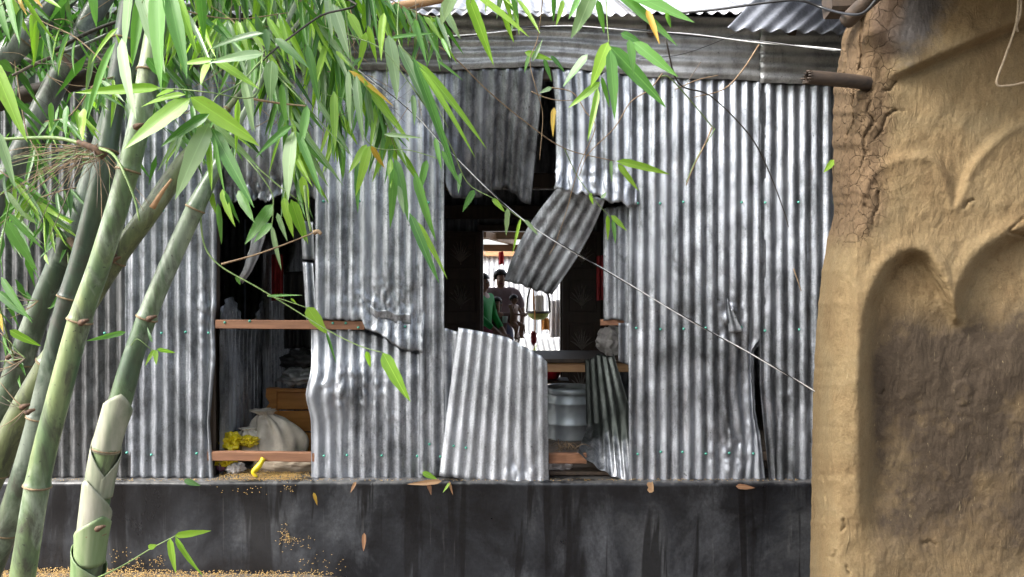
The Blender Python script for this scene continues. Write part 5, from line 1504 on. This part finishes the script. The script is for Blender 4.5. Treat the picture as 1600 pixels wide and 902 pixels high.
v, f = tube(spline([tuple(PV(412, 716, .0)), tuple(PV(405, 728, -.01)), tuple(PV(396, 738, -.02)), tuple(PV(402, 746, -.03))], 4), [.018, .016, .016, .018, .02, .021, .02, .018, .016, .014, .012, .010, .006], 7)
tag(obj('yellow_strap', v, f, M['yellow']), 'short yellow plastic strip hanging below the lower batten', 'plastic strip')
c = P(340, 732, .06)
v, f = blob((c[0] + .01, .10, c[2]), (.035, .035, .03), 3, .3, 3, 5); tag(obj('purple_cloth', v, f, M['purple']), 'small dark purple rag beside the yellow bag', 'rag')
c = P(366, 733, .1)
v, f = blob((c[0], .12, c[2]), (.05, .04, .035), 4, .5, 3, 15, .4); tag(obj('grey_rag', v, f, M['rice_sack']), 'pale grey rag under the lower batten', 'rag')
c = P(468, 590, .7)
v, f = blob((c[0], .75, c[2] + .0), (.15, .12, .06), 4, .5, 1.8, 41, .25); tag(obj('plastic_sheet', v, f, M['plastic_grey']), 'grey plastic sheet bundled on the headboard', 'plastic sheet')
c = P(472, 565, .8)
v, f = blob((c[0], .82, c[2]), (.13, .10, .075), 4, .5, 2.4, 44, .4); tag(obj('black_bundle', v, f, M['black_cloth']), 'black bundle on top of the grey plastic sheet', 'bundle')
def drape(name, x0, x1, y0, y1, Y, mt, label, cat, folds=4, amp=.02, taper=0.0):
    nu, nv = 28, 18
    u, w = np.meshgrid(np.linspace(0, 1, nu + 1), np.linspace(0, 1, nv + 1))
    px = x0 + (x1 - x0) * (u + taper * (u - .5) * w)
    py = y0 + (y1 - y0) * w + 2 * fbm(u * 5, w * 0, 2)
    p = PN(px, py, Y + amp * np.sin(u * folds * 6.28 + w) * (0.3 + .7 * w) + amp * fbm(u * 3, w * 3))
    o = obj(name, p.reshape(-1, 3), grid_faces(nv, nu), M[mt])
    md = o.modifiers.new('t', 'SOLIDIFY'); md.thickness = .004
    return tag(o, label, cat)
drape('red_cloth', 424, 442, 398, 470, 1.1, 'dark_red', 'dark red cloth hanging deep inside the left hole', 'cloth', 2)
drape('dark_cloth', 444, 484, 425, 545, 1.15, 'black_cloth', 'black cloth hanging beside the red one in the left hole', 'cloth', 3)
drape('red_cloth', 932, 944, 400, 470, 1.4, 'dark_red', 'dark red cloth hanging at the right side of the middle hole', 'cloth', 2)

# things in the middle hole
tb = empty('wooden_table', (P(930, 0, 1.2)[0], 1.2, FL), 'dark wooden table seen through the middle hole', 'table')
tz = P(0, 561, .95)[2]
tx0, tx1 = P(815, 0, .95)[0], P(1030, 0, .95)[0]
obj('table_top', *boxm((tx0, .93, tz - .03), (tx1, 1.75, tz), .005), M['wood_dark'], tb, False)
obj('apron', *boxm((tx0 + .03, .96, tz - .105), (tx1 - .03, .98, tz - .031), .004), M['pale_wood'], tb, False)
for xx in (tx0 + .06, tx1 - .06):
    for yy in (1.02, 1.70): obj('leg', *boxm((xx - .03, yy - .03, FL), (xx + .03, yy + .03, tz - .031), .004), M['wood_dark'], tb, False)
dc = P(890, 0, 1.35)
dtz = P(0, 604, 1.35)[2]
dh = dtz - FL
dr_ = empty('metal_drum', (dc[0], 1.35, FL), 'grey-blue metal drum standing under the table', 'drum')
R0 = .205
prof = [(.001, 0.01), (R0 * .98, .0), (R0, .02), (R0, dh * .28), (R0 + .012, dh * .30), (R0 + .012, dh * .33), (R0, dh * .35), (R0, dh * .68), (R0 + .012, dh * .70), (R0 + .012, dh * .73), (R0, dh * .75), (R0, dh - .05)]
obj('body', *lathe(prof, (dc[0], 1.35, FL), 32), M['drum'], dr_)
obj('rim', *lathe([(R0, dh - .05), (R0 + .016, dh - .045), (R0 + .018, dh - .01), (R0 + .008, dh), (R0 - .012, dh - .004), (R0 - .014, dh - .03), (R0 - .04, dh - .045), (.001, dh - .048)], (dc[0], 1.35, FL), 32), M['drum'], dr_)
rb = P(862, 590, 1.75)
tag(obj('red_bowl', *lathe([(.001, 0), (.06, 0), (.07, .01), (.10, .07), (.105, .075), (.10, .078), (.085, .06), (.001, .015)], (rb[0], 1.9, rb[2] - .03), 24), M['red_plastic']), 'red plastic bowl behind the drum', 'bowl')
st_ = empty('stool', (rb[0], 1.9, FL), 'low dark stool under the red bowl', 'stool')
obj('seat', *boxm((rb[0] - .16, 1.76, rb[2] - .06), (rb[0] + .16, 2.04, rb[2] - .031), .004), M['wood_dark'], st_, False)
for sx in (-.13, .13):
    for sy in (1.79, 2.01): obj('leg', *boxm((rb[0] + sx - .015, sy - .015, FL), (rb[0] + sx + .015, sy + .015, rb[2] - .061), .003), M['wood_dark'], st_, False)
c = P(962, 535, 1.2)
v, f = blob((c[0] - .01, 1.25, tz + .115), (.13, .12, .125), 5, .3, 1.5, 51, .15, tz + .003); tag(obj('rice_sack', v, f, M['rice_sack']), 'white woven sack on the table behind the torn sheets', 'sack')
v, f = blob((c[0] + .17, 1.28, tz + .10), (.12, .12, .11), 5, .3, 1.5, 57, .15, tz + .003); tag(obj('rice_sack', v, f, M['rice_sack']), 'white woven sack at the right end of the table', 'sack')
c = P(905, 735, .2)
v, f = blob((P(872, 0, .15)[0], .16, FL + .04), (.08, .06, .045), 4, .4, 2.6, 61, .3, FL + .003); tag(obj('grey_rag', v, f, M['rice_sack']), 'pale rag stuffed under the batten of the middle hole', 'rag')
def wisps(n, cx, cy, Y, label):
    m = MB()
    for _ in range(n):
        a = rng.uniform(0, 3.14); ln = rng.uniform(8, 26)
        p0 = (cx + rng.uniform(-14, 14), cy + rng.uniform(-4, 4), Y + rng.uniform(-.04, .04))
        p1 = (p0[0] + math.cos(a) * ln * .5, p0[1] - abs(math.sin(a)) * ln * .5 - 3, p0[2])
        p2 = (p0[0] + math.cos(a) * ln, p0[1] - abs(math.sin(a)) * ln * .3, p0[2] + .02)
        m.add(*tube([PV(*q) for q in spline([p0, p1, p2], 4)], .0016, 4))
    o = m.build('straw_tuft', M['twig']); tag(o, label, 'straw')
wisps(22, 886, 703, .10, 'little tuft of straw on the batten of the middle hole')
tag(obj('floor_plank', *boxm((P(855, 0, .2)[0], .05, FL + .004), (P(990, 0, .2)[0], .18, FL + .03), .006), M['wood_dark'], None, False), 'dark plank lying on the sill of the middle hole', 'plank')

# ------------------------------------------------------------------ grain and litter
def grains(spots, name, label):
    V = []; F = []
    for (x, y, z, s) in spots:
        a = rng.uniform(0, 6.28); t = rng.uniform(-.5, .5)
        d = Vector((math.cos(a), math.sin(a), t)).normalized(); e = d.cross(Vector((0, 0, 1))).normalized(); g = d.cross(e)
        n = len(V); c = Vector((x, y, z))
        V += [c + d * s, c - d * s, c + e * s * .42, c - e * s * .42, c + g * s * .42, c - g * s * .42]
        for (i, j, k) in ((0, 2, 4), (0, 4, 3), (0, 3, 5), (0, 5, 2), (1, 4, 2), (1, 3, 4), (1, 5, 3), (1, 2, 5)): F.append((n + i, n + j, n + k))
    o = obj(name, V, F, M['straw']); tag(o, label, 'grain', kind='stuff')
sp = []
for _ in range(5200):
    x = rng.uniform(-3.3, -1.1)
    if rng.random() > 1.15 - ((x + 3.3) / 2.2) ** 2: continue
    sp.append((x, rng.uniform(-.32, -.085), rng.uniform(-.005, .018) + .02 * math.exp(-((x + 2.9) / .5) ** 2), .006))
grains(sp, 'grain_strip', 'golden rice grain spilled along the foot of the plinth')
sp = []
for _ in range(2600):
    x = P(rng.triangular(332, 490, 440), 0, 0)[0]; y = rng.uniform(-.05, .20)
    sp.append((x, y, FL + .004 + rng.uniform(0, .016) * (1 if y > -.03 else .3), .005))
for _ in range(520):
    sp.append((P(rng.uniform(80, 1250), 0, 0)[0], rng.uniform(-.075, -.02), FL + .003, .0045))
grains(sp, 'grain_heap', 'golden rice grain spilled on the sill of the left hole')
sp = []
for (cx, cy, rx, ry, n) in ((445, 838, 9, 10, 60), (458, 844, 12, 7, 34), (450, 763, 8, 6, 16), (480, 850, 30, 12, 12), (210, 885, 14, 12, 60), (245, 880, 10, 12, 40), (180, 870, 20, 10, 20), (380, 765, 40, 8, 20), (500, 880, 40, 14, 30)):
    for _ in range(n):
        x, y, z = P(cx + rng.gauss(0, rx * .6), cy + rng.gauss(0, ry * .6), -.088); sp.append((x, y + rng.uniform(-.002, .004), z, .0055))
grains(sp, 'stuck_grain', 'rice grain stuck to the face of the black plinth')

def fallen(label, px, py, x1, y1, w, mt, Y=-.10):
    o = bpy.data.objects.new('fallen_leaf', leaf_mesh(mt, rng.randint(0, 6)))
    a = PV(px, py, Y); b = PV(x1, y1, Y - .01); d = (b - a); ln = d.length; d.normalize()
    n = Vector((rng.uniform(-.3, .3), -1, .4)); n = (n - d * n.dot(d)).normalized(); sdv = n.cross(d)
    m = Matrix.Identity(4)
    for i in range(3): m[i][0] = d[i] * ln; m[i][1] = sdv[i] * w * S; m[i][2] = n[i] * ln; m[i][3] = a[i]
    COL.objects.link(o); o.matrix_world = m
    tag(o, label, 'leaf', 'leaves fallen on the plinth edge')
for a in (('green and yellow fallen leaf on the ledge below the patch sheet', 660, 738, 684, 750, 9, 'leaf_bright'),
          ('brown dead leaf pointing left on the ledge below the patch sheet', 690, 752, 636, 757, 8, 'leaf_brown'),
          ('brown dead leaf hanging down below the patch sheet', 668, 752, 674, 774, 7, 'leaf_brown'),
          ('thin brown leaf blade hanging beside the green fallen leaf', 702, 752, 707, 775, 4, 'leaf_brown'),
          ('small green blade hanging at the ledge below the patch sheet', 703, 754, 692, 770, 4, 'leaf_bright'),
          ('tiny brown leaf leaning on the plinth top under the middle sheet', 556, 753, 547, 770, 5, 'leaf_brown'),
          ('rusty brown leaf stuck low on the plinth face', 569, 833, 569, 862, 7, 'leaf_brown'),
          ('pale thin leaf stuck on the plinth under the left hole', 490, 770, 496, 790, 5, 'leaf_dry'),
          ('brown curled leaf on the ledge below the right sheet', 1012, 754, 1022, 768, 8, 'leaf_brown'),
          ('orange leaf standing on the ledge below the right sheet', 1015, 770, 1020, 753, 9, 'leaf_brown'),
          ('dull green leaf on the ledge at the left', 288, 750, 312, 760, 9, 'leaf_dark'),
          ('yellowish leaf caught on the plinth edge near the mud house', 1150, 760, 1180, 762, 8, 'leaf_brown'),
          ('green leaf tip caught in the gap beside the mud wall', 1303, 250, 1287, 270, 7, 'leaf_bright', -1.3)):
    fallen(*a)

# ------------------------------------------------------------------ people behind the back door
def skin_mesh(name, chains, radii, joints, root, mt, parent, sub=2):
    """chains: lists of joint names; one continuous surface grown round the joints"""
    names = list(joints)
    idx = {n: i for i, n in enumerate(names)}
    edges = set()
    for c in chains:
        for a, b in zip(c[:-1], c[1:]): edges.add((idx[a], idx[b]))
    me = bpy.data.meshes.new(name)
    me.from_pydata([joints[n] for n in names], list(edges), [])
    o = bpy.data.objects.new(name, me)
    COL.objects.link(o)
    o.modifiers.new('skin', 'SKIN')
    sv = me.skin_vertices[0].data
    for n in names:
        r = radii[n]
        sv[idx[n]].radius = r if hasattr(r, '__len__') else (r, r)
        sv[idx[n]].use_root = (n == root)
    s = o.modifiers.new('sub', 'SUBSURF'); s.levels = sub; s.render_levels = sub
    dg = bpy.context.evaluated_depsgraph_get()
    ev = o.evaluated_get(dg)
    m2 = bpy.data.meshes.new_from_object(ev)
    bpy.data.objects.remove(o)
    m2.name = name
    m2.materials.clear(); m2.materials.append(mt)
    m2.polygons.foreach_set('use_smooth', [True] * len(m2.polygons))
    return link(bpy.data.objects.new(name, m2), parent)

def person(loc, H, yaw, label, arms, top, bottom, hairstyle, top_sleeve=0.6, group=None, legs=None, look=0.0, baby=False, bulk=1.0):
    """standing figure, feet at loc; arms: {'L': (elbow, hand), 'R': ...} in units of the height, figure faces -Y"""
    root = empty('person', loc, label, 'person', group)
    R = Matrix.Rotation(yaw, 4, 'Z')
    T = Matrix.Translation(Vector(loc)) @ R @ Matrix.Scale(H, 4)
    hk = 1.35 if baby else 1.0
    J = {'pelvis': (0, 0, .52), 'belly': (0, -.005, .60), 'chest': (0, 0, .70), 'upper': (0, .005, .785), 'neck': (0, 0, .835), 'head0': (0, -.005, .872), 'head1': (0, -.01, .915), 'head2': (0, 0, .965)}
    r = {'pelvis': (.082, .06), 'belly': (.075, .056), 'chest': (.088, .06), 'upper': (.07, .045), 'neck': .028 * (1.1 if baby else 1), 'head0': (.036 * hk, .042 * hk), 'head1': (.046 * hk, .054 * hk), 'head2': (.036 * hk, .044 * hk)}
    ch = [['pelvis', 'belly', 'chest', 'upper', 'neck', 'head0', 'head1', 'head2']]
    for k_ in ('pelvis', 'belly', 'chest', 'upper'): r[k_] = (r[k_][0] * bulk, r[k_][1] * bulk)
    J['nose'] = (0, -.062 * hk, .905); r['nose'] = .008; ch.append(['head1', 'nose'])
    for s, k in ((-1, 'R'), (1, 'L')):
        J['sh' + k] = (s * .105 * bulk, 0, .80); r['sh' + k] = .035
        e, h = arms[k]
        J['el' + k] = e; r['el' + k] = .024
        J['wr' + k] = h; r['wr' + k] = .017
        ev, hv = Vector(e), Vector(h)
        d = (hv - ev).normalized()
        sd = d.cross(Vector((0, -1, 0.2))).normalized()
        pl = hv + d * .035
        J['pa' + k] = tuple(pl); r['pa' + k] = (.022, .012)
        ch.append(['upper', 'sh' + k, 'el' + k, 'wr' + k, 'pa' + k])
        nm = d.cross(sd)
        for i, (off, ln) in enumerate(((-.017, .038), (-.006, .046), (.006, .043), (.017, .033))):
            a = pl + sd * off + d * .018; b = a + d * ln * .55 + nm * .004; c = b + d * ln * .4 + nm * .016
            for j, q in enumerate((a, b, c)):
                J[f'f{k}{i}{j}'] = tuple(q); r[f'f{k}{i}{j}'] = (.0062, .0058, .0048)[j]
            ch.append(['pa' + k, f'f{k}{i}0', f'f{k}{i}1', f'f{k}{i}2'])
        a = hv + d * .012 - sd * .020; b = a + d * .022 - sd * .014 + nm * .008; c = b + d * .018 + nm * .006
        for j, q in enumerate((a, b, c)): J[f't{k}{j}'] = tuple(q); r[f't{k}{j}'] = (.0075, .0066, .0055)[j]
        ch.append(['wr' + k, f't{k}0', f't{k}1', f't{k}2'])
        lg = (legs or {}).get(k)
        J['hip' + k] = (s * .05, 0, .49); r['hip' + k] = (.055, .055)
        J['kn' + k] = lg[0] if lg else (s * .055, -.01, .275); r['kn' + k] = .036
        J['an' + k] = lg[1] if lg else (s * .06, .01, .05); r['an' + k] = .022
        an = J['an' + k]
        J['ft' + k] = (an[0] + s * .01, an[1] - .075, an[2] - .03); r['ft' + k] = (.024, .016)
        J['he' + k] = (an[0], an[1] + .015, an[2] - .028); r['he' + k] = .02
        ch.append(['pelvis', 'hip' + k, 'kn' + k, 'an' + k, 'ft' + k]); ch.append(['an' + k, 'he' + k])
    tr = lambda p: tuple(T @ Vector(p))
    rs = {k: (tuple(x * H for x in v) if hasattr(v, '__len__') else v * H) for k, v in r.items()}
    body = skin_mesh('body', ch, rs, {k: tr(p) for k, p in J.items()}, 'pelvis', M['skin'], root)
    def sm(v, f): return [T @ Vector(q) for q in v], f
    # face: eyes, brows, mouth, ears
    for s in (-1, 1):
        obj('eye', *sm(*blob((s * .019 * hk, -.050 * hk, .917), (.007, .005, .005), 2, 0)), M['eye'], root)
        obj('ear', *sm(*blob((s * .050 * hk, .004, .908), (.008, .012, .019), 2, .1)), M['skin'], root)
    obj('mouth', *sm(*tube([Vector((-.016, -.048 * hk, .873)), Vector((0, -.053 * hk, .872)), Vector((.016, -.048 * hk, .873))], [.002, .004, .002], 6)), M['maroon'], root)
    if hairstyle:
        bm = bmesh.new(); bmesh.ops.create_uvsphere(bm, u_segments=20, v_segments=14, radius=1)
        vs = []
        for v_ in bm.verts:
            d = v_.co.normalized()
            k = 1 + .05 * mnoise.noise(d * 5)
            p = Vector((d.x * .057 * hk * k, .004 + d.y * .062 * hk * k, .935 + d.z * .058 * hk * k))
            if d.y < -.2 and d.z < .12: p.y = max(p.y, -.006); p.x *= .98     # open at the face
            if hairstyle == 'long' and d.y > -.2 and d.z < -.1: p.z -= .07 * min(1, (-d.z - .1) * 2); p.y += .012
            if hairstyle == 'short' and d.z < -.45: p.z = .935 - .030 * hk; p.x *= .86; p.y *= .86
            vs.append(T @ p)
        fs = [tuple(q.index for q in f_.verts) for f_ in bm.faces]; bm.free()
        obj('hair', vs, fs, M['hair'], root)
    # clothes grown round the same joints, a little larger
    if top:
        jj = {k: J[k] for k in ('pelvis', 'belly', 'chest', 'upper', 'shL', 'shR')}
        rr = {'pelvis': (.094 * bulk, .072 * bulk), 'belly': (.088 * bulk, .068 * bulk), 'chest': (.100 * bulk, .071 * bulk), 'upper': (.082 * bulk, .056 * bulk), 'shL': .043, 'shR': .043}
        cc = [['pelvis', 'belly', 'chest', 'upper'], ['upper', 'shL'], ['upper', 'shR']]
        for k in 'LR':
            e, h = Vector(J['el' + k]), Vector(J['wr' + k]); s0 = Vector(J['sh' + k])
            if top_sleeve <= 1:
                jj['sl' + k] = tuple(s0.lerp(e, top_sleeve)); rr['sl' + k] = .038; cc.append(['sh' + k, 'sl' + k])
            else:
                jj['el' + k] = tuple(e); rr['el' + k] = .031; jj['sl' + k] = tuple(e.lerp(h, top_sleeve - 1)); rr['sl' + k] = .025; cc.append(['sh' + k, 'el' + k, 'sl' + k])
        rr = {k: (tuple(x * H for x in v) if hasattr(v, '__len__') else v * H) for k, v in rr.items()}
        skin_mesh('top', cc, rr, {k: tr(p) for k, p in jj.items()}, 'pelvis', M[top], root)
    if bottom:
        prof = [(.088, .575), (.100, .52), (.104, .45), (.112, .30), (.120, .12), (.118, .10), (.108, .12), (.09, .5)]
        v, f = lathe(prof, (0, 0, 0), 24, .04)
        v = [Vector((p.x * 1.0, p.y * .78, p.z)) for p in v]
        obj('skirt', *sm(v, f), M[bottom], root)
    return root

PF = 0.47           # porch floor behind the back wall
tag(obj('porch_floor', *boxm((-2.6, 4.42, .2), (2.8, 4.62, PF), .01), M['floor'], house, False)) if False else None
px3 = lambda px, Y: P(px, 0, Y)[0]
floor_top = FL + 0.003
# man at the back
Hm = P(0, 419, 4.1)[2] - floor_top
person((px3(782, 4.1), 4.1, floor_top), Hm, math.radians(8), 'man in a mauve brown shirt standing behind the others in the doorway',
       {'L': ((.185, .03, .64), (.165, -.05, .52)), 'R': ((-.185, .03, .64), (-.16, -.06, .53))}, 'shirt', 'lungi', 'short', .85, bulk=1.28)
Hw = P(0, 425, 3.55)[2] - floor_top
person((px3(754, 3.55), 3.55, floor_top), Hw, math.radians(62), 'woman with a bright green sleeve half hidden by the left door leaf',
       {'L': ((.135, -.03, .645), (.10, -.13, .53)), 'R': ((-.13, -.05, .645), (-.06, -.15, .54))}, 'green_cloth', 'maroon', 'long', 1.85)
Hg = P(0, 462, 3.75)[2] - floor_top
person((px3(776, 3.75), 3.75, floor_top), Hg, math.radians(12), 'dark haired girl in brown holding a small child in the doorway',
       {'L': ((.19, -.05, .66), (.17, -.17, .60)), 'R': ((-.15, -.08, .66), (.03, -.20, .60))}, 'dark_dress', 'dark_dress', 'long', .55, bulk=1.15)
Hb = .62
bz = P(0, 462, 3.55)[2] - Hb * .99
person((px3(803, 3.55), 3.52, bz), Hb, math.radians(58), 'bare small child carried on the arm of the girl, in profile',
       {'L': ((.13, -.08, .66), (.08, -.20, .66)), 'R': ((-.13, -.08, .66), (-.06, -.20, .64))}, None, None, 'short', legs={'R': ((-.13, -.16, .44), (-.12, -.10, .24)), 'L': ((.13, -.14, .44), (.14, -.06, .24))}, baby=True, bulk=1.12)
gc = P(789, 500, 3.42)
tag(obj('drinking_cup', *lathe([(.001, 0), (.024, 0), (.032, .075), (.030, .076), (.022, .006), (.001, .005)], (gc[0], 3.42, gc[2] - .035), 20), M['glass_cup']), 'pale green cup held between the girl and the child', 'cup')

# ------------------------------------------------------------------ the yard behind
shed = empty('tin_shed', (px3(840, 7.6), 7.6, .32), 'pale corrugated tin shed across the yard', 'shed')
def shs(x0, x1, y0, y1, Y, mt, n, lean=0.0):
    def f(u, v):
        return PN(x0 + (x1 - x0) * u + lean * (1 - v), y0 + (y1 - y0) * v, Y + 0 * u)
    return gsheet('wall_sheet', f, n, 6, mt, shed, seg=8)
shs(640, 760, 398, 580, 7.6, M['tin_pale'], 16); shs(758, 836, 398, 580, 7.59, M['tin_pale'], 10)
shs(832, 905, 398, 580, 7.62, M['tin_pale'], 9)
shs(826, 905, 522, 585, 7.2, M['tin_pale'], 9, -14)
shs(900, 1040, 398, 580, 7.64, M['tin_pale'], 18)
v, f = beam(PV(758, 396, 7.55), PV(838, 396, 7.55), .08, .10); obj('beam', v, f, M['pale_wood'], shed, False)
v, f = beam(PV(640, 396, 7.55), PV(757, 396, 7.55), .08, .10); obj('beam', v, f, M['pale_wood'], shed, False)
cloth_y = 5.2
drape('white_cloth', 858, 878, 470, 528, cloth_y, 'white_cloth', 'white cloth hung to dry in the yard', 'cloth', 3, .03)
drape('white_cloth', 832, 850, 462, 488, 5.0, 'white_cloth', 'small white cloth hung behind the basket', 'cloth', 2, .02)
drape('orange_cloth', 846, 858, 498, 516, 4.95, 'orange', 'small orange cloth hung below the basket', 'cloth', 2, .02)
drape('red_cloth', 779, 787, 394, 414, 4.7, 'red', 'bright red cloth hung under the porch roof', 'cloth', 2, .015)
bk = empty('hanging_basket', PV(841, 500, 4.7), 'round green bottomed basket hanging in the back doorway', 'basket')
k5 = SC(4.7)
bc = P(841, 488, 4.7)
obj('bowl', *lathe([(.001, -.10), (.07, -.095), (.12, -.06), (.145, 0), (.14, .004), (.115, -.05), (.001, -.085)], (bc[0], 4.7, bc[2]), 24), M['basket'], bk)
obj('rim', *lathe([(.148, -.012), (.156, 0), (.148, .012), (.138, 0), (.148, -.012)], (bc[0], 4.7, bc[2]), 24), M['frame_dark'], bk)
for s in (-1, 1):
    obj('hanger', *tube([Vector((bc[0] + s * .15, 4.7, bc[2])), Vector((bc[0] + s * .14, 4.7, bc[2] + .18)), Vector((bc[0] + s * .08, 4.7, bc[2] + .38)), Vector((bc[0], 4.7, bc[2] + .62))], [.014, .013, .01, .008], 7), M['frame_dark'], bk)
cd = empty('tasselled_string', PV(834, 470, 4.4), 'orange string with a red tuft hanging in the back doorway', 'string')
obj('cord', *tube([PV(*p) for p in spline([(831, 380, 4.4), (833, 450, 4.4), (836, 500, 4.4), (834, 560, 4.4)], 6)], .008, 6), M['orange'], cd)
q = P(834, 528, 4.4)
obj('tuft', *blob((q[0], 4.4, q[2]), (.035, .03, .09), 3, .4, 3, 71), M['dark_red'], cd)
def bush(name, label, px, py, Y, rad, n):
    c = P(px, py, Y)
    e = empty(name, (c[0], Y, .33), label, 'plant')
    for k in range(5):
        a = rng.uniform(0, 6.28)
        pts = [Vector((c[0], Y, .33)), Vector((c[0] + math.cos(a) * rad * .3, Y + math.sin(a) * rad * .3, (c[2] + .33) / 2)), Vector((c[0] + math.cos(a) * rad * .7, Y + math.sin(a) * rad * .6, c[2]))]
        obj('stem', *tube(pts, [.012, .009, .004], 6), M['twig_green'], e)
    for k in range(n):
        d = Vector((rng.gauss(0, 1), rng.gauss(0, 1), rng.gauss(0, 1))).normalized() * rad * rng.random() ** .4
        a = Vector((c[0], Y, c[2])) + d
        b = a + Vector((rng.uniform(-1, 1), rng.uniform(-1, 1), rng.uniform(-1, .6))).normalized() * .13
        leaf3(e, a, b, .05, rng.choice(['leaf_bright', 'leaf_mid']), (rng.uniform(-.6, .6), -1, .3))
bush('shrub', 'leafy green shrub seen above the shed in the yard', 796, 402, 8.6, .42, 90)
bush('shrub', 'low leafy plant on the ground of the yard', 826, 540, 6.6, .30, 60)
# things on the inner shelf by the left door leaf
jr = P(761, 462, 4.3)
